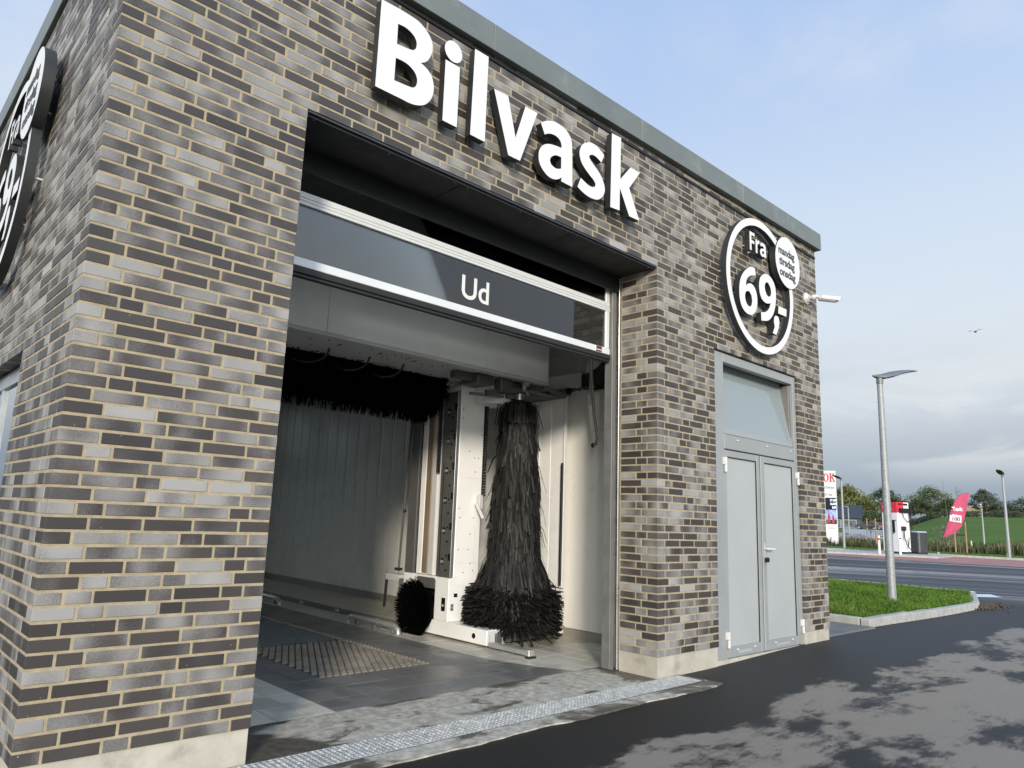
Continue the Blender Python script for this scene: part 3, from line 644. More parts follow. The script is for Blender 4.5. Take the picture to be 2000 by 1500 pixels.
# ---- left flank windows: the front one real, the rear two added for light
X = .085
for WY0, WY1 in WINS:
    win = MB()
    win.cbox(X, X + .06, WY0 + .004, WY0 + .10, ZW0 + .006, ZW1 - .008, .003); win.cbox(X, X + .06, WY1 - .10, WY1 - .004, ZW0 + .006, ZW1 - .008, .003)
    win.cbox(X + .001, X + .06, WY0 + .101, WY1 - .101, ZW1 - .115, ZW1 - .008, .003); win.cbox(X + .001, X + .06, WY0 + .101, WY1 - .101, ZW0 + .006, ZW0 + .10, .003)
    ym = (WY0 + WY1) / 2; win.cbox(X + .001, X + .06, ym - .035, ym + .035, ZW0 + .101, ZW1 - .116, .003)
    wn = win.build('window', 'alu', wash)
    box('pane', 'glass_win', wn, X + .02, X + .03, WY0 + .10, ym - .034, ZW0 + .10, ZW1 - .114); box('pane', 'glass_win', wn, X + .02, X + .03, ym + .034, WY1 - .10, ZW0 + .10, ZW1 - .114)
    box('sill', 'zinc', wn, -.02, .12, WY0 + .003, WY1 - .003, ZW0 - .004, ZW0 + .004)
    q = MB(); q.box(X + .06, .45, WY0, WY0 + .003, ZW0 + .005, ZW1); q.box(X + .06, .45, WY1 - .003, WY1, ZW0 + .005, ZW1); q.box(X + .06, .45, WY0 + .004, WY1 - .004, ZW0 + .001, ZW0 + .005); q.build('reveal', 'panel', wn)
# ================================================================== wall signs
YF, TH = -.105, .060
def letter(polys, name, parent, frame=None, th=TH, sub=4, corner=38):
    me = curve_mesh([smooth_outline(P, corner, sub) for P in polys], th)
    o, a, b_ = frame or ((0, YF + th / 2, 0), (1, 0, 0), (0, 0, 1))
    return place_mesh(me, name, ['white', 'black'], o, a, b_, parent)
def pins(P, parent, frame=None):
    q = MB()
    for u, v in P:
        o, a, b_ = frame or ((0, 0, 0), (1, 0, 0), (0, 0, 1)); n = Vector(a).cross(Vector(b_)).normalized()
        c = Vector(o) + Vector(a) * u + Vector(b_) * v
        q.tube([c + n * .058 if frame else c + n * .046, c - n * .004], .009, 6)
    return q.build('mounting_pin', 'camera_white', parent)
bil = thing('wall_lettering', 'large white letters on dark returns spelling Bilvask above the bay', 'sign', (2.9, -.07, 4.3))
CR_ = [[(2.077 + .080 * math.cos(t * math.pi / 14), 4.568 + .080 * math.sin(t * math.pi / 14)) for t in range(28)]]
letter(GL['B'], 'letter', bil); letter(GL['i'] + CR_, 'letter', bil)
for c in 'lvask': letter(GL[c], 'letter', bil)
pins([(1.53, 4.1), (1.53, 4.55), (1.72, 4.05), (2.076, 4.1), (2.076, 4.4), (2.34, 4.1), (2.34, 4.6), (2.71, 4.05), (2.56, 4.43), (3.31, 4.1), (3.05, 4.1), (3.6, 4.03), (3.6, 4.44), (3.95, 4.1), (3.95, 4.6), (4.2, 4.08)], bil)
def circ(cx, cz, r, n=96, a0=0, a1=2 * math.pi): return [(cx + r * math.cos(a0 + (a1 - a0) * i / n), cz + r * math.sin(a0 + (a1 - a0) * i / n)) for i in range(n)]
def price_sign(label, frame0, loc):
    """ring, price, offer disc; frame0 maps sign coordinates on to a wall"""
    t = thing('price_sign', label, 'sign', loc, 'round price signs on the car wash walls'); o, a, b_ = frame0; n = Vector(a).cross(Vector(b_)).normalized()
    f = (Vector(o) + n * (-YF - TH / 2), a, b_)
    letter([circ(6.5865, 3.9685, .768, 120), circ(6.5865, 3.9685, .688, 120)], 'ring', t, f, sub=1)
    d = letter([circ(7.2215, 4.413, .312, 72)], 'offer_disc', t, (Vector(o) + n * .083, a, b_), th=.072, sub=1)
    for i, (s_, x, w) in enumerate((('mandag', 6.985, .405), ('tirsdag', 7.003, .395), ('onsdag', 7.006, .40))):
        me = text_mesh(s_, .132, .002, .0035, width=w); place_mesh(me, 'lettering', 'black', Vector(o) + n * .1205 + Vector(a) * x + Vector(b_) * (4.485 - .131 * i), a, b_, d)
    for c in '69': letter(GL[c], 'numeral', t, f)
    letter([[(6.862, 3.672), (6.905, 3.700), (6.965, 3.695), (6.985, 3.64), (6.955, 3.555), (6.895, 3.472), (6.815, 3.478), (6.868, 3.56), (6.852, 3.62)]], 'comma', t, f); letter(GL['-'], 'dash', t, f)
    z = 4.33
    letter([[(6.336, z), (6.376, z), (6.376, z + .088), (6.440, z + .088), (6.440, z + .122), (6.376, z + .122), (6.376, z + .180), (6.448, z + .180), (6.448, z + .216), (6.336, z + .216)]], 'letter', t, f)
    letter([[(6.470, z), (6.508, z), (6.508, z + .085), (6.515, z + .108), (6.532, z + .122), (6.556, z + .122), (6.556, z + .162), (6.535, z + .163), (6.516, z + .152), (6.505, z + .135), (6.502, z + .160), (6.470, z + .160)]], 'letter', t, f)
    letter([[(6.570 + (u - 2.973) * .345, z + (v - 4.003) * .335) for u, v in P] for P in GL['a']], 'letter', t, f)
    pins([(5.85, 3.97), (7.315, 3.8), (6.586, 4.695), (6.586, 3.24), (7.25, 4.3), (7.25, 4.55), (6.13, 3.8), (6.40, 3.62), (6.80, 4.09), (6.87, 3.75), (7.07, 3.79), (6.92, 3.60), (6.355, 4.4), (6.49, 4.36), (6.64, 4.36)], t, (Vector(o), a, b_))
    return t
price_sign('round price sign with white ring reading Fra 69 beside the bay lettering', ((0, 0, 0), (1, 0, 0), (0, 0, 1)), (6.6, -.07, 4.0))
# on the left flank: text runs towards the street, i.e. along -y
price_sign('round price sign seen edge-on high on the left flank wall', ((0, 2.262 + 6.5865, 3.545 - 3.9685), (0, -1, 0), (0, 0, 1)), (-.07, 2.26, 3.55))

# ---- security camera
t = thing('security_camera', 'small white bullet camera on the wall near the right roof corner', 'camera', (7.94, 0, 4.17))
q = MB(); q.tube([(7.936, -.001, 4.172), (7.936, -.020, 4.172)], .075, 20); q.tube([(7.936, -.020, 4.172), (7.936, -.050, 4.172)], [.066, .045], 18); q.build('base', 'camera_white', t, 40)
q = MB(); q.tube([(7.936, -.05, 4.172), (7.945, -.085, 4.172), (7.975, -.105, 4.188), (8.03, -.115, 4.196), (8.06, -.12, 4.190)], .022, 10); q.ball((7.948, -.09, 4.172), .033); q.build('arm', 'camera_white', t, 50)
d = Vector((.42, -.88, -.20)).normalized(); c0 = Vector((8.045, -.118, 4.186))
q = MB(); q.tube([c0, c0 + d * .012, c0 + d * .20], [.030, .040, .040], 16); q.build('housing', 'camera_white', t, 40)
q = MB(); q.tube([c0 + d * .2005, c0 + d * .206], .037, 16); q.build('lens', 'lens', t, 40)
s_ = d.cross(Vector((0, 0, 1))).normalized(); u_ = s_.cross(d)
q = MB(); N = 9; P = []
for j in (0, 1):
    for i in range(N):
        a = math.radians(-20 + 220 * i / (N - 1)); r = .047
        P.append(c0 + d * (.035 + .215 * j + (.0 if j == 0 else .012 * math.sin(a))) + s_ * math.cos(a) * r + u_ * math.sin(a) * r)
q.add(P, [(i, i + 1, N + i + 1, N + i) for i in range(N - 1)]); me = q.mesh('sun_shield', 'camera_white', 60); link('sun_shield', me, t).modifiers.new('thick', 'SOLIDIFY').thickness = .004

# ================================================================== concrete apron, drain, bay floor
def concrete_mat():
    m = bpy.data.materials.new('apron_concrete'); m.use_nodes = True; nt = m.node_tree; b = NB(nt); p = nt.nodes['Principled BSDF']
    P = pos(b); x, y, z = b.sep(P)[:3]
    q = b.comb(b.m('MULTIPLY', x, .8), b.m('MULTIPLY', y, 1.3), 5.0)
    n = b.noise(q, 2.2, 6, .62, .5); n2 = b.noise(P, 14, 5, .7); f = b.noise(P, 160, 3, .6)
    edge = b.m('ADD', b.m('ADD', b.ss(y, .06, -.03, 0, .02), b.ss(x, 1.75, 1.15, 0, .20)), b.ss(y, .50, .62, 0, .10))
    edge = b.m('ADD', edge, b.ss(x, 4.35, 4.7, 0, .14))
    w = b.ss(b.m('ADD', b.m('ADD', n, edge), b.m('MULTIPLY', b.m('SUBTRACT', n2, .5), .10)), .52, .62)
    dry = b.mix(b.ss(n2, .35, .7), (.34, .31, .25), (.60, .555, .46)); dry = b.mix(b.ss(f, .6, .8), dry, (.42, .40, .35))
    wet = b.mix(b.ss(n2, .35, .7), (.075, .064, .048), (.14, .12, .092))
    b.put(p.inputs['Base Color'], b.mix(w, dry, wet)); b.put(p.inputs['Roughness'], b.ss(w, 0, 1, .85, .5))
    bp = b.n('ShaderNodeBump'); bp.inputs['Strength'].default_value = .35; bp.inputs['Distance'].default_value = .003
    b.put(bp.inputs['Height'], b.m('ADD', f, n2)); nt.links.new(bp.outputs[0], p.inputs['Normal'])
    return m
MAT['concrete'] = concrete_mat()
m = MB()
DX0, DX1, DN, DF = -.6, 5.005, -.262, -.008
m.box(1.062, XR + .006, .002, .628, -.1, .006)                                     # threshold inside the opening
edge = []
n_ = 60
for i in range(n_ + 1): x = DX0 - .1 + (5.115 - DX0 + .1) * i / n_; edge.append((x, -.425 + U(-.012, .012) + .012 * math.sin(x * 5)))
edge = edge[:-1] + [(5.10, -.40)]
top = [(x, DN) for x, _ in edge]
k = len(edge)
m.add([(x, y, .008) for x, y in edge] + [(min(x, 5.03), DN, .008) for x, _ in edge] + [(x, y, -.06) for x, y in edge],
      [(i, i + 1, k + i + 1, k + i) for i in range(k - 1)] + [(2 * k + i, 2 * k + i + 1, i + 1, i) for i in range(k - 1)])
m.add([(5.10, -.40, .008), (5.07, .012, .008), (DX1, .012, .008), (5.03, DN, .008), (DX1, DN, .008)], [(0, 1, 2, 4, 3)])
m.box(XR + .006, 5.0, DF, .0115, -.1, .007); m.box(DX0 - .1, 1.062, DF, .0115, -.1, .007); m.box(1.062, XR + .006, DF, .002, -.1, .0055)
struct(m.build('concrete_apron', 'concrete'))
dr = thing('drain_grate', 'long galvanised drain grate running along the front of the car wash', 'drain', (2.2, -.135, 0))
MAT['channel'] = M('channel_dark', (.03, .028, .024), .7, var=.3)
m = MB(); m.quad((DX0, DN, -.03), (DX1, DN, -.03), (DX1, DF, -.03), (DX0, DF, -.03)); m.box(DX0, DX1, DN, DN + .004, -.06, .010); m.box(DX0, DX1, DF - .004, DF, -.06, .0095); m.build('channel', 'channel', dr)
x = DX0 + .003
while x < DX1 - .2:
    w = min(1.0, DX1 - x); m = MB()
    for i in range(9): yy = DN + .006 + i * (DF - DN - .012) / 8; m.box(x, x + w - .004, yy - .0025, yy + .0025, -.022, .0125)
    nx = int(w / .0335)
    for i in range(nx + 1): xx = x + .002 + (w - .008) * i / nx; m.box(xx - .0035, xx + .0035, DN + .005, DF - .005, -.010, .0135)
    for i in range(nx):
        for j in range(8):
            xx = x + .002 + (w - .008) * (i + .5) / nx; yy = DN + .006 + (j + .5) * (DF - DN - .012) / 8
            pass
    m.box(x, x + .004, DN + .005, DF - .005, -.022, .0137); m.box(x + w - .008, x + w - .004, DN + .005, DF - .005, -.022, .0137)
    m.build('grate_section', 'steel', dr); x += w
# tiles
def tile_mat():
    m = bpy.data.materials.new('floor_tile'); m.use_nodes = True; nt = m.node_tree; b = NB(nt); p = nt.nodes['Principled BSDF']
    P = pos(b); x, y, z = b.sep(P)[:3]
    k = b.m('MAXIMUM', b.m('SUBTRACT', 1.75, y), 0.0); kk = b.m('MULTIPLY', b.m('MULTIPLY', k, k), .27)
    dk = b.m('MULTIPLY', b.m('GREATER_THAN', x, 1.960), b.m('LESS_THAN', x, b.m('ADD', kk, 4.045)))
    info = b.n('ShaderNodeObjectInfo').outputs['Random']
    n = b.noise(P, 2.1, 5, .6, .4); n2 = b.noise(P, 30, 3, .6)
    vor = b.n('ShaderNodeTexVoronoi', feature='DISTANCE_TO_EDGE'); vor.inputs['Scale'].default_value = 4.3; b.put(vor.inputs['Vector'], P)
    c = b.mix(dk, (.62, .595, .51), (.195, .19, .178)); c = b.mix(b.m('MULTIPLY', info, .35), c, b.mix(dk, (.50, .48, .405), (.16, .155, .145)))
    damp = b.m('MULTIPLY', b.ss(n, .46, .56), .55); c = b.mix(damp, c, b.mix(dk, (.40, .38, .315), (.12, .115, .108)))
    dry = b.m('MULTIPLY', b.ss(vor.outputs[0], .06, .09), b.m('MULTIPLY', dk, b.ss(y, 1.0, 2.0))); c = b.mix(b.m('MULTIPLY', dry, .3), c, (.21, .20, .185))
    b.put(p.inputs['Base Color'], c); b.put(p.inputs['Roughness'], b.ss(n, .42, .58, .55, .34)); p.inputs['Specular IOR Level'].default_value = .4
    bp = b.n('ShaderNodeBump'); bp.inputs['Strength'].default_value = .12; bp.inputs['Distance'].default_value = .002
    b.put(bp.inputs['Height'], n2); nt.links.new(bp.outputs[0], p.inputs['Normal'])
    return m
MAT['tile'] = tile_mat(); MAT['grout'] = M('grout', (.30, .29, .26), .9, var=.2, scale=20)
fl = MB(); fl.box(.45, PX + .03, .628, 11.5, -.1, .0015); floor = struct(fl.build('bay_floor', 'grout'))
TL = []
TX, TY = .2045, .3045
PIT = (2.355, 3.48, 1.545, 7.2)
i0 = 0
for j in range(36):
    y0 = .630 + j * TY
    for i in range(-8, 23):
        x0 = 1.0 + .1485 + i * TX + .0
        x1, y1 = x0 + TX - .0035, y0 + TY - .0035
        if x0 < .46: continue
        if x1 > PX - .013: x1 = PX - .013
        if x1 - x0 < .03 or y1 > 11.5: continue
        if PIT[0] - .01 < x0 and x1 < PIT[1] + .03 and y0 > PIT[2] - .05 and y1 < PIT[3]: continue
        a = [pix(x0, y0, .006), pix(x1, y0, .006), pix(x1, y1, .006), pix(x0, y1, .006)]
        ar = abs(sum(a[k][0] * a[(k + 1) % 4][1] - a[(k + 1) % 4][0] * a[k][1] for k in range(4))) / 2
        # is the tile seen through the opening?
        tt = (0 - CAM.y) / (y0 + .1 - CAM.y); xo = CAM.x + (x0 + .1 - CAM.x) * tt
        vis = 1.0 < xo < 4.75 and -100 < a[0][0] < 2100
        TL.append((-(ar if vis else 0), x0, x1, y0, y1))
TL.sort()
rest = MB()
for n_, (ar, x0, x1, y0, y1) in enumerate(TL):
    dz = U(-.0006, .0006)
    if n_ < 298:
        q = MB(); q.add([(x0, y0, .0016), (x1, y0, .0016), (x1, y1, .0016), (x0, y1, .0016), (x0 + .001, y0 + .001, .006 + dz), (x1 - .001, y0 + .001, .006 + dz), (x1 - .001, y1 - .001, .006 + dz), (x0 + .001, y1 - .001, .006 + dz)],
                        [(4, 5, 6, 7), (0, 1, 5, 4), (1, 2, 6, 5), (2, 3, 7, 6), (3, 0, 4, 7)])
        q.build('floor_tile', 'tile', floor)
    else: rest.box(x0, x1, y0, y1, .0016, .006 + dz)
stuff(rest.build('tile_field', 'tile', floor))
# pit grating: plastic lattice in front, steel behind
gr = thing('pit_grating', 'worn floor grating over the wash pit in the dark tiled lane', 'grating', (2.9, 3, 0))
MAT['lattice'] = M('lattice_worn', (.21, .19, .155), .7, var=.2, scale=5, dirt=((.16, .11, .07), 1.3, .8)); MAT['lattice_far'] = M('lattice_steel', (.17, .19, .20), .5, metal=.4, var=.2, scale=5)
m = MB(); m.quad((PIT[0], PIT[2], .003), (PIT[1], PIT[2], .003), (PIT[1], PIT[3], .003), (PIT[0], PIT[3], .003)); m.build('pit_floor', 'plate', gr)
m = MB(); dx = .066; dy = .064
nx = int((PIT[1] - PIT[0] - .13) / dx); ny = int((2.98 - PIT[2]) / dy)
for j in range(ny):
    y0 = PIT[2] + .004 + j * dy
    for i in range(nx):
        x0 = PIT[0] + .006 + i * dx + (.5 * dx if j % 2 else 0)
        m.add([(x0 + .003, y0, .004), (x0 + dx * .86, y0 + .004, .004), (x0 + dx * .95, y0 + dy * .50, .004), (x0 + dx * .12, y0 + dy * .50, .004), (x0 + .005, y0 + .002, .017), (x0 + dx * .82, y0 + .006, .017), (x0 + dx * .90, y0 + dy * .50, .017), (x0 + dx * .16, y0 + dy * .45, .017)],
              [(4, 5, 6, 7), (0, 1, 5, 4), (1, 2, 6, 5), (2, 3, 7, 6), (3, 0, 4, 7)])
stuff(m.build('lattice', 'lattice', gr))
m = MB()
for j in range(int((PIT[3] - PIT[2]) / dy) - 1):
    y0 = PIT[2] + .004 + j * dy
    for x0 in (PIT[1] - .10, PIT[1] - .055): m.cbox(x0, x0 + .036, y0, y0 + .022, .004, .017, .003)
m.box(PIT[1] - .118, PIT[1] - .108, PIT[2], PIT[3], .003, .016); stuff(m.build('edge_strip', 'lattice', gr))
m = MB()
for j in range(int((PIT[3] - 3.0) / .06)):
    y0 = 3.0 + j * .06; m.box(PIT[0], PIT[1] - .125, y0, y0 + .032, .004, .014)
for i in range(20): m.box(PIT[0] + i * .05, PIT[0] + i * .05 + .018, 3.0, PIT[3], .004, .0125)
m.build('rear_grate', 'lattice_far', gr)
def guide(y0, y1, label):
    t = thing('wheel_guide', label, 'guide rail', (4.08, (y0 + y1) / 2, 0), 'steel wheel guides along the dark lane'); x = 4.085
    q = MB(); q.tube([(x, y0, .02), (x, y0 + .012, .065), (x, y0 + .06, .092), (x, y0 + .12, .098), (x, y1 - .12, .098), (x, y1 - .06, .092), (x, y1 - .012, .065), (x, y1, .02)], .030, 12); q.build('rail', 'stainless', t, 60)
    for y in (y0 + .16, (y0 + y1) / 2, y1 - .16): q = MB(); q.cbox(x + .01, x + .05, y - .035, y + .035, .0125, .09, .003); q.build('post', 'grey_metal', t)
    q = MB(); q.cbox(x - .045, x + .06, y0 + .02, y1 - .02, .0062, .012, .002); q.build('foot_plate', 'stainless', t)
guide(2.90, 3.93, 'shiny steel wheel guide on the tiles left of the wash gantry'); guide(5.70, 7.4, 'steel wheel guide end deeper in the bay beside the left pier')
t = thing('gantry_rail', 'low dark rail bolted to the tiles along the bay for the gantry', 'rail', (4.48, 6, 0))
q = MB(); q.cbox(4.455, 4.495, 3.35, 11.3, .006, .060, .004); q.cbox(4.44, 4.51, 3.35, 11.3, .0062, .016, .002); q.build('rail', 'grey_metal', t)
q = MB()
for i in range(8): q.cbox(4.43, 4.452, 3.8 + i * .95, 3.87 + i * .95, .017, .05, .004)
q.build('clamp', 'steel', t)
# ================================================================== wash gantry
g = thing('wash_gantry', 'white rollover wash gantry with big black brushes inside the bay', 'wash gantry', (4.6, 2.5, 0))
def part(nm, mat, *b, c=.004, par=None): return box(nm, mat, par or g, *b, c=c)
# base skids
bs = part('base_beam', 'gantry', 4.40, 4.66, 1.82, 3.2, .032, .182, c=.006)
q = MB(); q.tube([(4.3995, 2.02, .105), (4.398, 2.02, .105)], .028, 14); q.build('access_hole', 'lens', bs)
q = MB(); q.cbox(4.405, 4.655, 1.812, 1.8195, .04, .175, .002); q.build('end_plate', 'gantry_pale', bs)
for z in (.07, .10, .13): q = MB(); q.tube([(4.43, 1.8115, z), (4.43, 1.808, z)], .008, 8); q.build('bolt', 'steel', bs)
part('front_foot', 'grey_metal', 4.66, 5.35, 1.86, 2.0, .04, .17); part('front_foot', 'plate', 4.50, 4.58, 1.78, 1.808, .04, .15)
part('base_beam', 'gantry', 5.36, 5.60, 1.90, 4.4, .03, .18, c=.006)
q = MB(); q.cbox(4.405, 4.425, 1.25, 1.80, .030, .075, .003); q.cbox(4.447, 4.467, 1.25, 1.80, .030, .075, .003); q.cbox(4.40, 4.475, 1.22, 1.27, .025, .085, .004); q.build('buffer_arm', 'stainless', g)
q = MB(); q.cbox(4.385, 4.49, 1.205, 1.26, .007, .024, .003); q.build('buffer_shoe', 'rubber', g)
# lower tower box with the wheel-brush recess
lb = part('tower_base', 'gantry', 4.40, 4.86, 2.46, 2.70, .184, .642, c=.006)
part('tower_base', 'gantry', 4.72, 4.86, 2.703, 3.3, .184, .642); part('tower_base', 'gantry', 4.405, 4.715, 3.12, 3.3, .184, .642)
part('recess', 'lens', 4.50, 4.715, 2.705, 3.115, .19, .60, c=0); part('tower_top', 'gantry', 4.405, 4.715, 2.703, 3.117, .605, .642)
q = MB(); q.cbox(4.392, 4.3985, 2.70, 3.02, .51, .625, .002); q.build('cover_plate', 'plate', g)
q = MB(); q.cbox(4.394, 4.3985, 2.505, 2.57, .29, .43, .002); q.build('switch_plate', 'lens', lb); q = MB(); q.tube([(4.3935, 2.537, .35), (4.385, 2.537, .35)], .014, 10); q.build('switch', 'steel', lb)
q = MB(); q.cbox(4.435, 4.475, 2.453, 2.4585, .30, .37, .002); q.build('switch_plate', 'grey_metal', lb); q = MB(); q.tube([(4.455, 2.4525, .335), (4.455, 2.445, .335)], .010, 10); q.build('switch', 'steel', lb)
q = MB(); q.cbox(4.475, 4.525, 2.455, 2.4585, .44, .48, .001); q.build('label_window', 'lens', lb)
q = MB(); q.box(4.53, 4.84, 2.4575, 2.4588, .355, .357); q.box(4.53, 4.84, 2.4575, 2.4588, .560, .562); q.box(4.53, 4.532, 2.4575, 2.4588, .357, .56); q.build('hatch_joint', 'gantry_pale', lb)
# column
cl = part('column', 'gantry', 4.465, 4.83, 2.47, 2.62, .642, 2.80, c=.008)
part('column', 'gantry', 4.47, 4.80, 2.625, 3.15, .645, 2.80, c=.004)
q = MB()
for (x, z) in ((4.50, 2.52), (4.50, 2.42), (4.80, 2.25), (4.62, 2.05), (4.70, 1.98), (4.76, 1.98), (4.72, 1.82), (4.50, 1.40), (4.72, 1.30), (4.52, 1.30), (4.68, 1.12), (4.66, .95), (4.52, .95), (4.74, .72), (4.60, .70), (4.70, .80)):
    q.tube([(x, 2.4695, z), (x, 2.466, z)], .007, 7)
q.build('screw', 'plate', cl)
q = MB(); q.box(4.575, 4.79, 2.4685, 2.4698, 1.745, 1.748); q.box(4.575, 4.577, 2.4685, 2.4698, 1.748, 2.2); q.box(4.53, 4.80, 2.4685, 2.4698, .80, .803); q.box(4.745, 4.748, 2.4685, 2.4698, .803, 1.2); q.build('hatch_joint', 'gantry_pale', cl)
pl = part('hole_plate', 'plate', 4.428, 4.434, 2.485, 2.735, .65, 2.72, c=.002)
q = MB(); q.cbox(4.418, 4.464, 2.474, 2.482, .65, 2.72, .002); q.build('edge_rail', 'alu', pl)
q = MB(); q.box(4.425, 4.4275, 2.675, 2.683, .70, 1.90); q.build('slot', 'lens', pl)
for i in range(6):
    z = .78 + i * .335
    q = MB(); q.cbox(4.420, 4.4275, 2.60, 2.645, z, z + .07, .002); q.build('roller_slot', 'lens', pl)
    q = MB(); q.tube([(4.4195, 2.622, z + .03), (4.405, 2.622, z + .03)], .019, 12); q.build('roller', 'stainless', pl, 40)
    q = MB(); q.cbox(4.412, 4.4275, 2.486, 2.52, z + .05, z + .12, .002); q.build('clip', 'lens', pl)
q = MB()
for i in range(13): q.tube([(4.4275, 2.565, .72 + i * .155), (4.424, 2.565, .72 + i * .155)], .013, 8)
for z in (.98, 1.45, 1.98):
    for k in range(5): q.tube([(4.4275, 2.52 + k * .03, z), (4.425, 2.52 + k * .03, z)], .004, 6)
q.build('hole', 'lens', pl)
q = MB(); z = 1.80
while z < 2.74: q.cbox(4.405, 4.44, 2.765 + U(-.003, .003), 2.80, z, z + .017, .002); z += .021
q.build('chain', 'rubber', g)
part('column_face', 'gantry_pale', 4.452, 4.468, 2.83, 2.925, .65, 2.75); part('worn_rail', 'rust', 4.448, 4.466, 2.93, 3.03, .66, 2.75)
q = MB(); q.box(4.4465, 4.4475, 2.955, 2.958, .66, 2.75); q.box(4.4465, 4.4475, 2.995, 2.999, .66, 2.75); q.build('rail_groove', 'plate', g)
part('column_face', 'gantry', 4.445, 4.468, 3.035, 3.125, .65, 2.75); part('slot_strip', 'lens', 4.455, 4.469, 3.13, 3.155, .66, 2.75); part('rear_column', 'plate', 4.43, 4.56, 3.16, 3.33, .55, 2.78)
# energy chain and sensor box behind the side brush
q = MB(); z = 1.55
while z < 2.60: q.cbox(4.845, 4.885, 2.46, 2.52, z, z + .026, .003); z += .032
q.build('energy_chain', 'rubber', g)
sb = part('sensor_box', 'gantry_pale', 4.745, 4.80, 2.40, 2.465, 1.40, 1.56, c=.005)
q = MB(); q.bar((4.72, 2.43, 1.47), (4.775, 2.36, 1.30), .05, .035); q.build('bracket', 'gantry_pale', sb)
# outer splash wall of the gantry leg
for a, b_ in ((1.90, 2.10), (2.112, 2.28), (2.325, 2.85), (2.86, 3.6)): part('splash_panel', 'gantry', 5.595, 5.62, a, b_, .10, 2.75, c=.003)
part('splash_post', 'white', 5.580, 5.622, 2.283, 2.322, .10, 2.72); part('splash_post', 'white', 5.575, 5.625, 1.872, 1.897, .06, 2.78)
q = MB(); q.cbox(5.55, 5.573, 1.875, 1.905, .62, 1.975, .005); q.tube([(5.56, 1.89, .62), (5.56, 1.89, .585)], .014, 8); q.build('squeegee', 'rubber', g)
# head: fascia, tray, rails
fz0, fz1 = 2.850, 3.45
for a, b_ in ((.42, 2.338), (2.342, 4.268), (4.272, 5.245)): part('fascia', 'gantry', a, b_, 1.85, 1.875, fz0 + .035, fz1, c=.004)
part('fascia_lip', 'gantry_pale', .42, 5.245, 1.848, 1.96, fz0, fz0 + .033, c=.003); part('fascia_end', 'gantry_pale', 5.23, 5.245, 1.877, 2.9, fz0 + .035, fz1)
tr = MB(); tr.add([(.45, 1.96, 2.875), (5.2, 1.96, 2.875), (5.2, 2.62, 2.845), (.45, 2.62, 2.845), (.45, 1.96, 2.90), (5.2, 1.96, 2.90), (5.2, 2.62, 2.87), (.45, 2.62, 2.87)],
       [(0, 3, 2, 1), (4, 5, 6, 7), (0, 1, 5, 4), (1, 2, 6, 5), (2, 3, 7, 6), (3, 0, 4, 7)]); tray = tr.build('tray', 'gantry_pale', g)
q = MB(); q.tube([(.5, 2.66, 2.83), (4.5, 2.66, 2.83)], .028, 10); q.build('tray_edge', 'gantry_pale', g, 60)
part('head_rail', 'grey_metal', .5, 4.6, 2.70, 2.74, 2.79, 2.83); part('head_rail', 'plate', .5, 4.6, 2.76, 2.80, 2.74, 2.79)
q = MB()
for i in range(26): q.ball((U(2.3, 4.4), U(2.0, 2.5), 2.860), .008, 5, 4)
q.build('screw', 'lens', tray)
for i, (x, w) in enumerate(((2.52, .30), (2.98, .28), (3.40, .26))):
    q = MB(); pts = []
    for j in range(11):
        a = math.pi * j / 10; pts.append((x - w / 2 + w / 2 * math.cos(a) + .12, 2.30 + .36 * (j / 10), 2.86 - .14 * math.sin(a) ** .8 + (.02 if j in (0, 10) else 0)))
    q.tube([(x + .12, 2.10, 2.87)] + pts, .011, 7); q.build('hose_loop', 'rubber', g, 60)
part('head_box', 'gantry_pale', .45, 5.2, 2.45, 2.9, 3.0, 3.42, c=.005)
q = MB(); q.cbox(4.30, 4.55, 2.02, 2.3, 2.76, 2.86, .01); q.cbox(4.62, 4.80, 1.98, 2.1, 2.70, 2.86, .01); q.cbox(4.05, 4.32, 2.1, 2.2, 2.79, 2.86, .006); q.bar((4.5, 2.1, 2.68), (4.95, 2.02, 2.76), .05, .06); q.bar((4.35, 2.2, 2.66), (4.72, 2.05, 2.66), .04, .03); q.build('drive_bracket', 'plate', g)
q = MB(); q.tube([(4.86, 2.34, 2.80), (4.86, 2.34, 2.60)], .22, 24); q.build('drum', 'gantry', g, 40); q = MB(); q.tube([(4.95, 2.2, 2.84), (4.95, 2.2, 2.66)], .15, 20); q.build('motor', 'plate', g, 40)
q = MB(); q.bar((5.23, 1.92, 2.835), (5.59, 1.885, 2.765), .035, .045); q.cbox(5.0, 5.62, 1.95, 2.9, 2.755, 2.775, .003); q.build('top_strut', 'grey_metal', g)
q = MB()
for i in range(8): q.cbox(5.06 + i * .065, 5.10 + i * .065, 2.05, 2.12, 2.752, 2.7545, .0005)
q.build('slot', 'lens', g)
q = MB(); q.cbox(4.93, 4.97, 1.93, 1.97, 2.74, 2.87, .004); q.tube([(4.95, 1.93, 2.83), (4.95, 1.90, 2.83)], .035, 10); q.bar((4.93, 1.92, 2.76), (4.99, 1.92, 2.70), .015, .02); q.build('brush_hanger', 'steel', g)
# left leg, mostly behind the brick pier
part('base_beam', 'gantry', 1.14, 1.40, 1.82, 4.4, .032, .182, c=.006); part('column', 'gantry', .98, 1.33, 2.47, 3.15, .184, 2.8, c=.008); part('splash_panel', 'gantry', .46, .49, 1.9, 3.6, .1, 2.75)

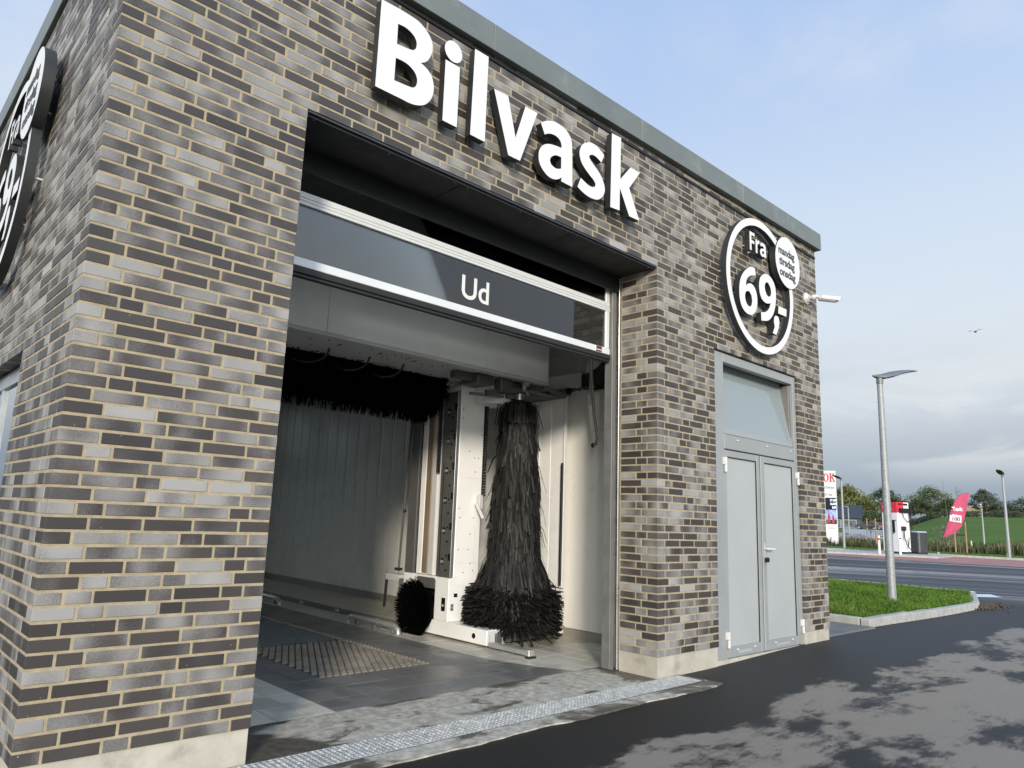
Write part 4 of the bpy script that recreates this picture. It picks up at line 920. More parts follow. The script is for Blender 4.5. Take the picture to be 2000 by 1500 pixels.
# ---- brushes
def strip(vs, fs, p, d0, d1, L, w, bend, up):
    """a tapering two-segment foam strip that starts along d0 and ends along d1"""
    a = p + d0 * (L * .5); b_ = a + d1 * (L * .5); s0 = d0.cross(up)
    if s0.length < 1e-3: s0 = d0.cross(Vector((1, 0, 0)))
    s0.normalize(); o = len(vs)
    for q_, ww in ((p, w), (a, w), (b_, w * .8)): vs.append(q_ - s0 * ww / 2); vs.append(q_ + s0 * ww / 2)
    fs += [(o, o + 1, o + 3, o + 2), (o + 2, o + 3, o + 5, o + 4)]
random.seed(21)
AX, AY = 4.985, 2.06
core = MB(); core.tube([(AX, AY, 2.62), (AX, AY, .22)], [.10, .10], 14); sbk = core.build('side_brush', 'bristle_black', g, 40)
vs, fs = [], []
def prof(z):                                                   # outer radius of the hanging strips
    return .195 + .085 * sm((2.60 - z) / 1.5) + .03 * sm((1.1 - z) / .6) + .11 * sm((.92 - z) / .4)
z = 2.60
while z > .48:                                                 # the body: flat foam strips hanging in overlapping tiers
    for i in range(84):
        a = U(0, 2 * math.pi); ra = Vector((math.cos(a), math.sin(a), 0)); tz = z + U(-.035, .035); tgt = prof(tz - .16)
        r0 = tgt - U(.05, .09); p = Vector((AX, AY, tz)) + ra * r0; L = U(.22, .36); out = U(.06, .24) + (.22 * sm((.95 - tz) / .45)); tw = Vector((-ra.y, ra.x, 0)) * U(-.06, .17)
        if rnd() < .015: out += U(.3, .7)
        d0 = (ra * (out + .22) - Vector((0, 0, 1)) + tw).normalized(); d1 = (ra * out * .5 - Vector((0, 0, 1)) + tw).normalized()
        strip(vs, fs, p, d0, d1, L, U(.014, .026), 0, ra + Vector((-ra.y, ra.x, 0)) * U(-.5, .5))
    z -= .034
z = .66
while z > .13:                                                 # the foot: stiff strips that stand out sideways
    for i in range(210):
        a = U(0, 2 * math.pi); ra = Vector((math.cos(a), math.sin(a), 0)); k = sm((.66 - z) / .16); tz = z + U(-.02, .02)
        p = Vector((AX, AY, tz)) + ra * U(.12, .27); R1 = .36 + .16 * k + U(-.05, .035); L = R1 - (p - Vector((AX, AY, tz))).length + .03; tw = Vector((-ra.y, ra.x, 0)) * U(-.20, .45)
        up = U(-.05, .30) if k > .5 else U(-.5, -.1); dn = U(-1.05, -.05) * (1.15 - .5 * k)
        d0 = (ra + tw * .5 + Vector((0, 0, up))).normalized(); d1 = (ra + tw + Vector((0, 0, dn))).normalized()
        strip(vs, fs, p, d0, d1, max(.14, L), U(.020, .034), 0, Vector((0, 0, 1)) + ra * U(-.5, .5) + Vector((-ra.y, ra.x, 0)) * U(-.9, .9))
    z -= .030
for i in range(80):                                            # strips that drape over the hub
    a = U(0, 2 * math.pi); ra = Vector((math.cos(a), math.sin(a), 0)); p = Vector((AX, AY, 2.655)) + ra * U(.02, .05)
    strip(vs, fs, p, (ra * 1.1 + Vector((0, 0, U(-.75, -.3)))).normalized(), (ra * .12 - Vector((0, 0, 1))).normalized(), U(.34, .46), U(.022, .034), 0, ra + Vector((0, 0, 1)))
me = bpy.data.meshes.new('bristles'); me.from_pydata([tuple(v) for v in vs], [], fs); me.materials.append(MAT['bristle']); me.update(); stuff(link('bristles', me, sbk))
q = MB(); q.tube([(AX, AY, 2.645), (AX, AY, 2.70)], .048, 16); q.tube([(AX, AY, 2.701), (AX, AY, 2.716)], .062, 16); q.tube([(AX, AY, 2.717), (AX, AY, 2.79)], .024, 12); q.build('hub', 'stainless', sbk, 40)
q = MB(); q.tube([(AX, AY, .22), (AX, AY, .03)], .012, 8); q.build('spindle', 'steel', sbk)
# roof brush, parked under the head
RY, RZ = 2.95, 2.86
core = MB(); core.tube([(.75, RY, RZ), (4.30, RY, RZ)], .40, 28); rb = core.build('roof_brush', 'bristle_black', g, 40)
vs, fs = [], []
for i in range(9000):
    a = U(0, 2 * math.pi); x = U(.75, 4.30); ra = Vector((0, math.cos(a), math.sin(a))); p = Vector((x, RY, RZ)) + ra * .38
    d = (ra + Vector((U(-.12, .12), 0, 0)) + Vector((0, -ra.z, ra.y)) * U(-.15, .15)).normalized()
    strip(vs, fs, p, d, (d + Vector((0, 0, -.15))).normalized(), U(.095, .125), U(.007, .012), 0, Vector((1, U(-.3, .3), U(-.3, .3))))
for i in range(900):
    a = U(0, 2 * math.pi); ra = Vector((0, math.cos(a), math.sin(a))); p = Vector((U(4.22, 4.30), RY, RZ)) + ra * U(.30, .40)
    d = (ra + Vector((U(-.1, .35), 0, 0))).normalized(); strip(vs, fs, p, d, (d + Vector((0, 0, -.5))).normalized(), U(.09, .125), U(.007, .012), 0, Vector((0, 1, .3)))
me = bpy.data.meshes.new('bristles'); me.from_pydata([tuple(v) for v in vs], [], fs); me.materials.append(MAT['bristle_black']); me.update(); stuff(link('bristles', me, rb))
# wheel brush
WX, WY, WZ = 4.36, 2.935, .275
q = MB(); q.tube([(WX + .10, WY, WZ), (WX + .02, WY, WZ), (WX, WY, WZ)], [.20, .245, .245], 32); wb = q.build('wheel_brush', 'bristle_black', g, 40)
vs, fs = [], []
for i in range(3600):
    r = .25 * math.sqrt(rnd()); a = U(0, 2 * math.pi); ra = Vector((0, math.cos(a), math.sin(a))); p = Vector((WX, WY, WZ)) + ra * r
    d = (Vector((-1, 0, 0)) + ra * (.9 * (r / .25) ** 2) + Vector((0, U(-.12, .12), U(-.12, .12)))).normalized()
    strip(vs, fs, p, d, (d + ra * .25 * r / .25).normalized(), U(.10, .14), U(.004, .008), 0, Vector((0, U(-1, 1), U(-1, 1))))
me = bpy.data.meshes.new('bristles'); me.from_pydata([tuple(v) for v in vs], [], fs); me.materials.append(MAT['bristle_black']); me.update(); stuff(link('bristles', me, wb))
q = MB(); q.tube([(WX + .102, WY, WZ), (WX + .30, WY, WZ)], .07, 14); q.cbox(WX + .11, WX + .20, WY - .22, WY - .12, WZ - .15, WZ + .1, .01); q.build('drive', 'grey_metal', wb, 40)
# rear sensor rod, box and hanging tube
q = MB(); q.tube([(4.52, 3.47, 2.47), (4.52, 3.575, .63)], .014, 8); q.build('sensor_rod', 'plate', g); q = MB(); q.cbox(4.49, 4.55, 3.53, 3.62, .64, .67, .004); q.ball((4.515, 3.51, 1.35), .022, 6, 5); q.build('rod_clamp', 'rubber', g)
q = MB(); q.cbox(4.46, 4.56, 3.42, 3.75, .52, .60, .004); q.build('arm_box', 'gantry_pale', g); q = MB(); q.cbox(4.455, 4.459, 3.44, 3.475, .535, .585, .001); q.build('label', 'white', g)
q = MB(); q.tube([(4.50, 3.775, .60), (4.50, 3.80, .19)], .017, 8); q.build('drop_tube', 'rubber', g)
part('rear_plate', 'grey_metal', 4.45, 4.56, 3.34, 3.46, .25, .56)

# ================================================================== loose things on the right wall of the bay
t = thing('wall_duct', 'grey duct with slotted underside and black bend high on the bay wall', 'duct', (5.65, 1.9, 2.95))
q = MB(); q.cbox(5.56, 5.745, 1.62, 2.9, 2.86, 3.03, .006); q.build('duct', 'gantry_pale', t)
q = MB()
for i in range(11): q.cbox(5.59, 5.72, 1.45 + i * .10, 1.50 + i * .10, 2.846, 2.8585, .001)
q.cbox(5.70, 5.745, 1.2, 1.6, 2.83, 2.858, .002); q.build('slot', 'lens', t)
q = MB(); q.tube([(5.60, 1.98, 2.835), (5.54, 1.80, 2.815)], .042, 14); q.build('pipe_stub', 'grey_metal', t, 40); q = MB(); q.tube([(5.5395, 1.798, 2.8148), (5.537, 1.79, 2.814)], .044, 14); q.build('pipe_mouth', 'lens', t)
q = MB(); P = []; Q = []
for i in range(11):
    a = math.radians(90 * i / 10); P.append((1.62 - .42 * math.sin(a), 3.36 - .36 * math.cos(a))); Q.append((1.62 - .56 * math.sin(a), 3.36 - .52 * math.cos(a)))
q.prism(P + Q[::-1], (5.56, 0, 0), (0, 1, 0), (0, 0, 1), (1, 0, 0), .17); q.build('cable_bend', 'rubber', t, 30)
t = thing('spiral_hose', 'ribbed grey hose hanging in a loop near the right door track', 'hose', (5.5, 1.4, 3.2))
q = MB(); pts = [(5.5, 1.435, 3.5), (5.5, 1.43, 3.2), (5.5, 1.415, 2.9), (5.5, 1.37, 2.5), (5.5, 1.335, 2.30), (5.5, 1.325, 2.22), (5.5, 1.345, 2.16), (5.5, 1.372, 2.15)]
q.tube(pts, .017, 10); q.build('hose', 'grey_metal', t, 60)
q = MB()
for i in range(70):
    z = 3.48 - i * .0125; q.tube([(5.5, 1.434 - (3.48 - z) * .01, z), (5.5, 1.434 - (3.48 - z) * .01, z - .005)], .021, 9)
q.build('ribs', 'steel', t); q = MB(); q.tube([(5.5, 1.372, 2.15), (5.5, 1.39, 2.155)], .026, 10); q.build('nozzle', 'rubber', t)
q = MB(); q.tube([(5.50, 1.34, 2.30), (5.5, 1.40, 2.22), (5.5, 1.39, 2.29), (5.5, 1.345, 2.345)], .005, 6); q.tube([(5.5, 1.345, 2.33), (5.735, 1.345, 2.335)], .004, 6); q.build('cord', 'gantry_pale', t)
q = MB(); q.tube([(5.748, 1.345, 2.335), (5.70, 1.345, 2.335)], .018, 10); q.build('wall_bolt', 'steel', t)
# ================================================================== outside, right of the building
random.seed(5)
def H(x, y, z=0.0): return (x, y, hgt(x, y) + z)
# paving slabs between wall and island
pv_ = MB(); pv_.box(8.275, 9.95, .10, 6.0, -.1, .052); pav = struct(pv_.build('slab_path', 'grout'))
MAT['slab'] = M('paving_slab', (.155, .15, .14), .8, var=.14, scale=8, bump=.3, bscale=90, dirt=((.07, .065, .06), 3.0, .6))
for j in range(12):
    for i in range(4):
        a = 8.28 + i * .415; b_ = .105 + j * .405
        box('paving_slab', 'slab', pav, a, a + .409, b_, b_ + .399, .0525, .064 + U(-.001, .001), c=.003)
# kerbed grass island
IS = [(9.98, .18), (15.2, .20), (15.6, .24), (18.35, 1.0), (18.62, 1.35), (18.55, 9.0), (9.98, 9.0)]
kb = struct(bpy.data.objects.new('island_kerb', None)); COL.objects.link(kb)
def kerb_run(p, q, n, z0=0):
    p, q = Vector(p), Vector(q); d = (q - p).normalized(); nr = Vector((-d.y, d.x))
    for i in range(n):
        a = p.lerp(q, i / n) + d * .003; b_ = p.lerp(q, (i + 1) / n) - d * .003; L = (b_ - a).length; zz = hgt(a.x, a.y); zj = U(-.003, .003)
        m = MB(); m.cbox(0, L, 0, .13, -.1, .112 + zj, .010)
        m.v = [(a.x + d.x * x + nr.x * y, a.y + d.y * x + nr.y * y, zz + z) for x, y, z in m.v]
        m.build('kerb_stone', 'kerb', kb)
kerb_run((9.98, .18), (15.2, .20), 6); kerb_run((15.2, .20), (15.6, .26), 1); kerb_run((15.62, .27), (18.35, 1.0), 3); kerb_run((18.35, 1.0), (18.62, 1.35), 1); kerb_run((18.62, 1.37), (18.55, 6.0), 5)
kerb_run((9.98, 5.4), (9.98, .32), 5)
m = MB(); m.add([(x, y, .085) for x, y in ((10.1, .30), (15.2, .32), (15.55, .36), (18.28, 1.12), (18.48, 1.42), (18.42, 9), (10.1, 9))], [(0, 1, 2, 3, 4, 5, 6)])
struct(m.build('island_turf', 'grass_ground'))
MAT['blade'] = M('grass_blade', (.075, .15, .012), .6, var=.45, scale=3.5, spec=.3, dirt=((.17, .20, .05), 1.1, .55))
vs, fs = [], []
def inside(x, y): return 10.12 < x < 18.4 and y > .33 + max(0, (x - 15.5) * .28) and y < 6
cnt = 0
while cnt < 52000:
    x, y = U(10.1, 18.45), .3 + 5.6 * rnd() ** 1.35
    if not inside(x, y): continue
    cnt += 1; a = U(0, 6.283); hh = U(.035, .085) * (1.25 if math.sin(x * 3.1) * math.sin(y * 4.3) > .3 else 1); w = U(.004, .008); ca, sa = math.cos(a), math.sin(a); lx, ly = U(-.035, .035), U(-.035, .035); o = len(vs)
    vs += [(x - ca * w, y - sa * w, .083), (x + ca * w, y + sa * w, .083), (x + lx * .4 + ca * w * .7, y + ly * .4 + sa * w * .7, .083 + hh * .6), (x + lx, y + ly, .083 + hh)]; fs += [(o, o + 1, o + 2), (o, o + 2, o + 3)]
me = bpy.data.meshes.new('island_grass'); me.from_pydata(vs, [], fs); me.materials.append(MAT['blade']); me.update()
tag(link('island_grass', me), 'short bright green grass on the kerbed island', 'grass', kind='stuff')
m = MB()
for i in range(700):
    a = U(0, 6.28); r = abs(random.gauss(0, .34)); x, y = 15.8 + r * math.cos(a) * 1.5, .28 + r * math.sin(a) * .5; s_ = U(.008, .038); m.ball((x, y, max(.0, .05 - r * .08) + s_ * .3), (s_, s_ * U(.6, 1), s_ * .7), 6, 4)
tag(stuff(m.build('soil_clods', 'soil')), 'loose brown soil spilled over the tip of the grass island', 'soil')
m = MB()
for (x0, y0, x1, y1, w) in ((18.75, .55, 18.72, 1.35, .35),):
    m.quad(H(18.13, .97, .012), H(18.66, .58, .012), H(19.25, .93, .012), H(18.72, 1.33, .012))
struct(m.build('road_marking', 'paint_white'))
# red paving, kerb and verge along the far side of the forecourt
RA, RB = Vector((31.33, 9.9)), Vector((32.5, .5)); rd = (RB - RA).normalized(); rn = Vector((-rd.y, rd.x)) 
if rn.x < 0: rn = -rn
def R2(s_, t): p = RA + rd * s_ + rn * t; return p.x, p.y
def redmat():
    m = bpy.data.materials.new('red_paving'); m.use_nodes = True; nt = m.node_tree; b = NB(nt); p = nt.nodes['Principled BSDF']; P = pos(b)
    n = b.noise(P, .6, 5, .6); n2 = b.noise(P, 9, 3, .6); c = b.mix(b.ss(n, .35, .65), (.30, .125, .10), (.40, .20, .165)); c = b.mix(b.m('MULTIPLY', n2, .4), c, (.22, .11, .09))
    b.put(p.inputs['Base Color'], c); p.inputs['Roughness'].default_value = .8; return m
MAT['redpave'] = redmat()
def strip_sheet(name, s0, s1, t0, t1, dz, mat, n=24):
    m = MB(); vs = []
    for i in range(n + 1):
        s_ = s0 + (s1 - s0) * i / n
        for t in (t0, t1): x, y = R2(s_, t); vs.append((x, y, hgt(x, y) + dz))
    m.add(vs, [(2 * i, 2 * i + 1, 2 * i + 3, 2 * i + 2) for i in range(n)]); return struct(m.build(name, mat))
strip_sheet('red_paving', -60, 30, 0, 9.95, .006, 'redpave')
strip_sheet('asphalt_edge', -60, 30, -2.5, 0, .003, 'asphalt')
fk = struct(bpy.data.objects.new('verge_kerb', None)); COL.objects.link(fk)
for i in range(26):
    s_ = -26 + i * 1.6; a, b_ = Vector(R2(s_, 9.96)), Vector(R2(s_ + 1.59, 9.96)); m = MB(); m.bar((a.x, a.y, hgt(a.x, a.y) + .03), (b_.x, b_.y, hgt(b_.x, b_.y) + .03), .16, .16); m.build('kerb_stone', 'kerb', fk)
strip_sheet('verge', -80, 40, 10.05, 14.5, .035, 'grass_ground')

# ---- street lamps
def lamp(label, x, y, hgt_, r, az, group='grey street lamps', size=1.0, white=False):
    z = hgt(x, y); t = thing('street_lamp', label, 'street lamp', (x, y, z), group); top = z + hgt_
    q = MB(); q.tube([(x, y, z - .05), (x, y, z + 1.1), (x, y, top)], [r * 1.08, r, r * .72], 16); q.build('pole', 'polesteel', t, 60)
    q = MB(); q.tube([(x, y, top - .02), (x, y, top + .14 * size)], r * .86, 14)
    for k in (.02, .09): q.tube([(x - r * .8, y, top + k), (x - r * 1.25, y, top + k)], .012, 6)
    q.build('collar', 'grey_metal', t, 50)
    ca, sa = math.cos(az), math.sin(az); sec = [(-.16, .005, .03, .02), (-.08, .055, .02, .045), (.05, .10, .0, .09), (.22, .145, .045, .10), (.42, .155, .115, .07), (.62, .125, .165, .045), (.80, .055, .195, .02), (.84, .012, .205, .008)]
    vs = []; fs = []; N = 9
    for (u, w, zz, th) in sec:
        for k in range(N):
            a = math.pi * k / (N - 1); vs.append((u, w * math.cos(a), zz + th * math.sin(a) * 1.0))
        for k in range(3): vs.append((u, -w + w * (k + 1) / 2 * 1.0, zz - th * .22 * (1 if k < 2 else 0)))
    M_ = N + 3
    for i in range(len(sec) - 1):
        for k in range(M_): fs.append((i * M_ + k, i * M_ + (k + 1) % M_, (i + 1) * M_ + (k + 1) % M_, (i + 1) * M_ + k))
    fs += [tuple(range(M_))[::-1], tuple((len(sec) - 1) * M_ + k for k in range(M_))]
    q = MB(); q.add([(x + (u * ca - v * sa) * size, y + (u * sa + v * ca) * size, top + .09 * size + w * size) for u, v, w in vs], fs); hd = q.build('lamp_head', 'camera_white' if white else 'lamp_grey', t, 35)
    if not white:
        q = MB(); q.add([(x + (u * ca - v * sa) * size, y + (u * sa + v * ca) * size, top + .09 * size + w * size) for u, v, w in ((.24, -.09, .018), (.60, -.08, .135), (.60, .08, .135), (.24, .09, .018))], [(0, 1, 2, 3)]); q.build('lens', 'lens', hd)
    return t
MAT['lamp_grey'] = M('lamp_grey', (.17, .18, .185), .4, metal=.4, var=.06)
lamp('tall galvanised street lamp standing on the kerbed grass island', 13.89, 1.21, 4.16, .071, math.radians(-31), size=1.02)
lamp('far grey street lamp on the verge beside the white price pylon', 45.53, 14.5, 4.15, .075, math.radians(165))
lamp('far grey street lamp on the verge at the right edge of the photo', 43.72, 5.72, 4.15, .075, math.radians(178))
lamp('thin white-headed lamp post in the field right of the pink flag', 71.8, 13.4, 3.0, .07, math.radians(150), 'thin white path lamps', .55, True)
lamp('thin white-headed lamp post in front of the dark shop', 70.4, 23.8, 3.2, .07, math.radians(150), 'thin white path lamps', .55, True)

# ---- fuel pump, bollards, tank, island slab
px_, py_ = 38.35, 9.42; pz = hgt(px_, py_)
def loc(o, az):
    ca, sa = math.cos(az), math.sin(az); return lambda u, v, w: (o[0] + u * ca - v * sa, o[1] + u * sa + v * ca, o[2] + w)
m = MB(); a0 = R2(.2, 3.0)
sl = [R2(-1.6, 2.9), R2(3.6, 5.0), R2(3.6, 9.6), R2(-1.6, 9.0)]
m.prism([(p[0], p[1]) for p in sl], (0, 0, pz - .05), (1, 0, 0), (0, 1, 0), (0, 0, 1), .13); struct(m.build('pump_island', 'kerb'))
pz += .08
F = loc((px_, py_, pz), math.radians(-112))                   # u runs along the front face, v into the pump
fp = thing('fuel_pump', 'white and red fuel pump with black hoses on the far pump island', 'fuel pump', (px_, py_, pz))
def lbox(fn, m_, u0, u1, v0, v1, w0, w1):
    return m_.add([fn(u0, v0, w0), fn(u1, v0, w0), fn(u1, v1, w0), fn(u0, v1, w0), fn(u0, v0, w1), fn(u1, v0, w1), fn(u1, v1, w1), fn(u0, v1, w1)], [(0, 3, 2, 1), (4, 5, 6, 7), (0, 1, 5, 4), (1, 2, 6, 5), (2, 3, 7, 6), (3, 0, 4, 7)])
def lpart(nm, mat, par, fn, *b):
    q = MB(); lbox(fn, q, *b); return q.build(nm, mat, par)
PW, PD = .86, .80
lpart('plinth', 'black', fp, F, -PW / 2 + .02, PW / 2 - .02, .02, PD - .02, -.05, .10)
bd = lpart('body', 'white', fp, F, -PW / 2, PW / 2, 0, PD, .10, 2.30)
lpart('header', 'red', fp, F, -PW / 2 - .012, PW / 2 + .012, -.012, PD * .55, 1.98, 2.50); lpart('head_side', 'white', fp, F, -PW / 2, PW / 2, PD * .552, PD, 2.301, 2.50); lpart('roof', 'lens', fp, F, -PW / 2 - .02, PW / 2 + .02, -.02, PD + .02, 2.502, 2.56)
fa = Vector(F(1, 0, 0)) - Vector(F(0, 0, 0))
place_mesh(text_mesh('OK', .33, .004, .018), 'lettering', 'white', F(-PW / 2 + .08, -.017, 2.13), fa, (0, 0, 1), fp)
lpart('display', 'lens', fp, F, -.10, .28, -.010, -.001, 1.0, 1.62); lpart('card_reader', 'grey_metal', fp, F, .0, .2, -.02, -.0105, .92, .99)
q = MB()
for u in (-.28, .33): q.tube([F(u, -.001, 1.60), F(u, -.012, 1.60)], .035, 8)
q.build('button', 'grey_metal', fp)
# the side with the hoses (u = +PW/2)
lpart('side_display', 'lens', fp, F, PW / 2 + .001, PW / 2 + .012, .10, .72, 2.34, 2.44); lpart('hose_hood', 'lens', fp, F, PW / 2, PW / 2 + .10, .14, .74, 1.98, 2.20)
lpart('nozzle_boot', 'rubber', fp, F, PW / 2, PW / 2 + .10, .22, .46, 1.12, 1.32); lpart('hose_clip', 'rubber', fp, F, PW / 2, PW / 2 + .06, .05, .12, .70, .76)
lpart('nozzle_boot', 'rubber', fp, F, -PW / 2 - .14, -PW / 2, .2, .42, 1.18, 1.38)
q = MB(); s0 = PW / 2 + .06
q.tube([F(s0, .30, 1.98), F(s0 + .03, .34, 1.75), F(s0 + .05, .50, 1.58), F(s0 + .03, .66, 1.55), F(s0, .72, 1.60)], .018, 6)
q.tube([F(s0 + .02, .36, 1.18), F(s0 + .05, .30, .85), F(s0 + .10, .34, .45), F(s0 + .16, .60, .16), F(s0 + .10, .86, .30), F(s0 + .03, .80, .9), F(s0, .76, 1.5), F(s0, .72, 2.0)], .018, 6)
q.tube([F(s0 + .02, .26, 1.2), F(s0 + .06, .24, .7), F(s0 + .05, .50, .62), F(s0 + .05, .52, .25), F(s0 + .03, .62, .8)], .016, 6)
q.tube([F(-s0, .3, 1.25), F(-s0 - .12, .28, .8), F(-s0 - .22, .3, .25), F(-s0 - .06, .32, .12), F(-s0 + .02, .35, .5)], .018, 6)
q.tube([F(PW / 2 + .02, PD + .06, 2.45), F(PW / 2 + .04, PD + .12, 1.2)], .022, 6); q.build('hose', 'rubber', fp, 60)
FT = loc((39.72, 8.93, pz), math.radians(-112)); MAT['tank_grey'] = M('tank_grey', (.085, .087, .088), .38, metal=.5, var=.08); tk = thing('steel_cabinet', 'grey steel cabinet with rounded corners behind the fuel pump', 'cabinet', (39.72, 8.93, pz))
pl_ = [(-.42 + .14 * (1 - math.cos(a)), .14 * (1 - math.sin(a))) for a in [math.pi / 2 * k / 5 for k in range(6)]]
ou = []
for cx_, cy_, a0 in ((.28, .14, -90), (.28, .56, 0), (-.28, .56, 90), (-.28, .14, 180)):
    for k in range(5): a = math.radians(a0 + 90 * k / 4); ou.append((cx_ + .14 * math.cos(a), cy_ + .14 * math.sin(a)))
q = MB(); n_ = len(ou); q.add([FT(u, v, .08) for u, v in ou] + [FT(u, v, 1.06) for u, v in ou], [(i, (i + 1) % n_, n_ + (i + 1) % n_, n_ + i) for i in range(n_)] + [tuple(range(n_, 2 * n_))]); q.build('body', 'tank_grey', tk, 40)
q = MB(); q.add([FT(u * 1.02, .35 + (v - .35) * 1.02, 1.061) for u, v in ou] + [FT(u * .9, .35 + (v - .35) * .9, 1.12) for u, v in ou], [(i, (i + 1) % n_, n_ + (i + 1) % n_, n_ + i) for i in range(n_)] + [tuple(range(n_, 2 * n_))]); q.build('lid', 'steel', tk)
lpart('foot', 'black', tk, FT, -.36, .36, .06, .64, -.05, .079); lpart('vent', 'lens', tk, FT, -.30, -.05, -.004, -.0005, .80, .90)
for (x, y, lab) in ((36.0, 9.15, 'white bollard with red band at the left end of the pump island'), (36.6, 8.45, 'short white bollard with plain top in front of the fuel pump')):
    z = hgt(x, y) + .05; t = thing('bollard', lab, 'bollard', (x, y, z), 'white bollards by the fuel pump')
    q = MB(); q.tube([(x, y, z), (x, y, z + (.82 if x < 36.2 else .70))], .055, 12); q.ball((x, y, z + (.82 if x < 36.2 else .70)), .055, 10, 6); q.build('post', 'white', t, 60)
    if x < 36.2: q = MB(); q.tube([(x, y, z + .66), (x, y, z + .75)], .058, 12); q.build('band', 'red', t, 60)

# ---- price pylon
T0 = Vector((54.05, 18.72, hgt(54, 18.7))); TW, TH_ = .86, 5.45
FP = loc(tuple(T0), math.radians(-76)); py = thing('price_pylon', 'tall white price pylon with red OK letters behind the building corner', 'sign', tuple(T0))
lpart('foot', 'black', py, FP, -TW / 2 + .1, TW / 2 - .1, .05, .2, -.3, .05)
body = lpart('board', 'white', py, FP, -TW / 2, TW / 2, 0, .25, .05, TH_)
pa = Vector(FP(1, 0, 0)) - Vector(FP(0, 0, 0))
def ptext(s_, size, u, w, mat, wd, off=.0): place_mesh(text_mesh(s_, size, .004, off, width=wd), 'lettering', mat, FP(u, -.014, w), pa, (0, 0, 1), body)
MAT['text_grey'] = M('text_grey', (.16, .15, .14), .6, var=.05); MAT['led'] = M('led_digits', (.7, .75, .9), .5, emit=((.75, .8, 1.0), .8))
def serif(ch, u0, w0, w, hh):
    if ch == 'O':
        q = curve_mesh([[(u0 + w / 2 + w / 2 * math.cos(a) , w0 + hh / 2 + hh / 2 * math.sin(a)) for a in [2 * math.pi * i / 32 for i in range(32)]], [(u0 + w / 2 + w * .24 * math.cos(a), w0 + hh / 2 + hh * .42 * math.sin(a)) for a in [2 * math.pi * i / 32 for i in range(32)]]], .004)
    else:
        X = lambda a, b_: (u0 + w * a, w0 + hh * b_)
        q = curve_mesh([[X(0, 0), X(.5, 0), X(.5, .06), X(.37, .09), X(.37, .42), X(.46, .52), X(.72, .09), X(.62, .06), X(.62, 0), X(1.05, 0), X(1.05, .06), X(.97, .08), X(.62, .63), X(.88, .92), X(1.0, .94), X(1.0, 1), X(.62, 1), X(.62, .94), X(.72, .92), X(.37, .53), X(.37, .91), X(.5, .94), X(.5, 1), X(0, 1), X(0, .94), X(.12, .91), X(.12, .09), X(0, .06)]], .004)
    place_mesh(q, 'lettering', 'red', FP(0, -.014, 0), pa, (0, 0, 1), body)
serif('O', -.40, 4.64, .37, .62); serif('K', .0, 4.64, .38, .62)
lpart('joint', 'gantry_pale', body, FP, -TW / 2, TW / 2, -.004, -.0005, 4.53, 4.55); lpart('joint', 'gantry_pale', body, FP, -TW / 2, TW / 2, -.004, -.0005, 3.93, 3.945)
ptext('Bilvask', .22, -.16, 4.14, 'text_grey', .46); ptext('Vask', .22, -.12, 3.62, 'text_grey', .28)
for w in (4.14, 3.62):
    q = MB(); q.tube([FP(-.27 + .055 * math.cos(a), -.012, w + .08 + .09 * math.sin(a)) for a in [2 * math.pi * i / 14 for i in range(15)]], .012, 5); q.build('icon', 'text_grey', body)
lpart('price_screen', 'lens', body, FP, -.33, .40, -.012, -.0005, 2.58, 3.46)
for i, s_ in enumerate(('17.09', '16.89', '3.89')): place_mesh(text_mesh(s_, .22, .004, .006, width=.40 if i < 2 else .26), 'digits', 'led', FP(-.03 if i < 2 else .11, -.016, 3.20 - i * .26), pa, (0, 0, 1), body)
MAT['pic_sky'] = M('screen_sky', (.25, .33, .62), .5, var=.5, scale=5, emit=((.22, .3, .6), .25)); MAT['pic_red'] = M('screen_red', (.55, .05, .04), .5, var=.3, scale=9); MAT['pic_dark'] = M('screen_dark', (.04, .035, .035), .5, var=.4, scale=9)
pic = lpart('picture_screen', 'pic_sky', body, FP, -.33, .40, -.012, -.0005, 1.55, 2.57)
lpart('picture_patch', 'pic_dark', pic, FP, -.33, .40, -.016, -.0125, 1.55, 1.86)
for u, w, hh, ww in ((-.12, 1.66, .72, .15), (.16, 1.62, .58, .14), (-.26, 1.6, .28, .09)):
    q = MB(); q.prism([(u - ww / 2, w), (u + ww / 2, w), (u + ww * .45, w + hh * .7), (u + ww * .18, w + hh), (u - ww * .18, w + hh), (u - ww * .45, w + hh * .7)], FP(0, -.0165, 0), tuple(pa), (0, 0, 1), Vector(FP(0, -1, 0)) - Vector(FP(0, 0, 0)), .003); q.build('picture_patch', 'pic_red', pic)
ptext('AdBlue', .22, -.20, 1.20, 'gantry_pale', .50)

# ---- feather flag
fx_, fy_ = 44.6, 9.15; fz = hgt(fx_, fy_) + .03
FF = loc((fx_, fy_, fz), math.radians(-72)); fg = thing('feather_flag', 'pink feather flag reading Tank 100 leaning on the far verge', 'flag', (fx_, fy_, fz))
q = MB(); pole = [(0, 0), (.10, .35), (.22, .8), (.50, 1.7), (.78, 2.5), (1.0, 3.0), (1.25, 3.28), (1.62, 3.36)]
q.tube([FF(u, 0, w) for u, w in pole], [.022] * 4 + [.018, .014, .01, .008], 8); q.build('pole', 'dark_metal', fg, 60); q = MB(); q.ball(FF(0, 0, .03), .07, 8, 5); q.build('base', 'camera_white', fg)
Lf = [(.24, .88), (.37, 1.30), (.50, 1.72), (.64, 2.12), (.78, 2.50), (.90, 2.80), (1.02, 3.02), (1.25, 3.26), (1.60, 3.35)]
Rt = [(.245, .885), (.82, 1.15), (1.16, 1.52), (1.30, 1.90), (1.40, 2.25), (1.48, 2.58), (1.54, 2.88), (1.60, 3.14), (1.63, 3.34)]
vs = []; K = 9
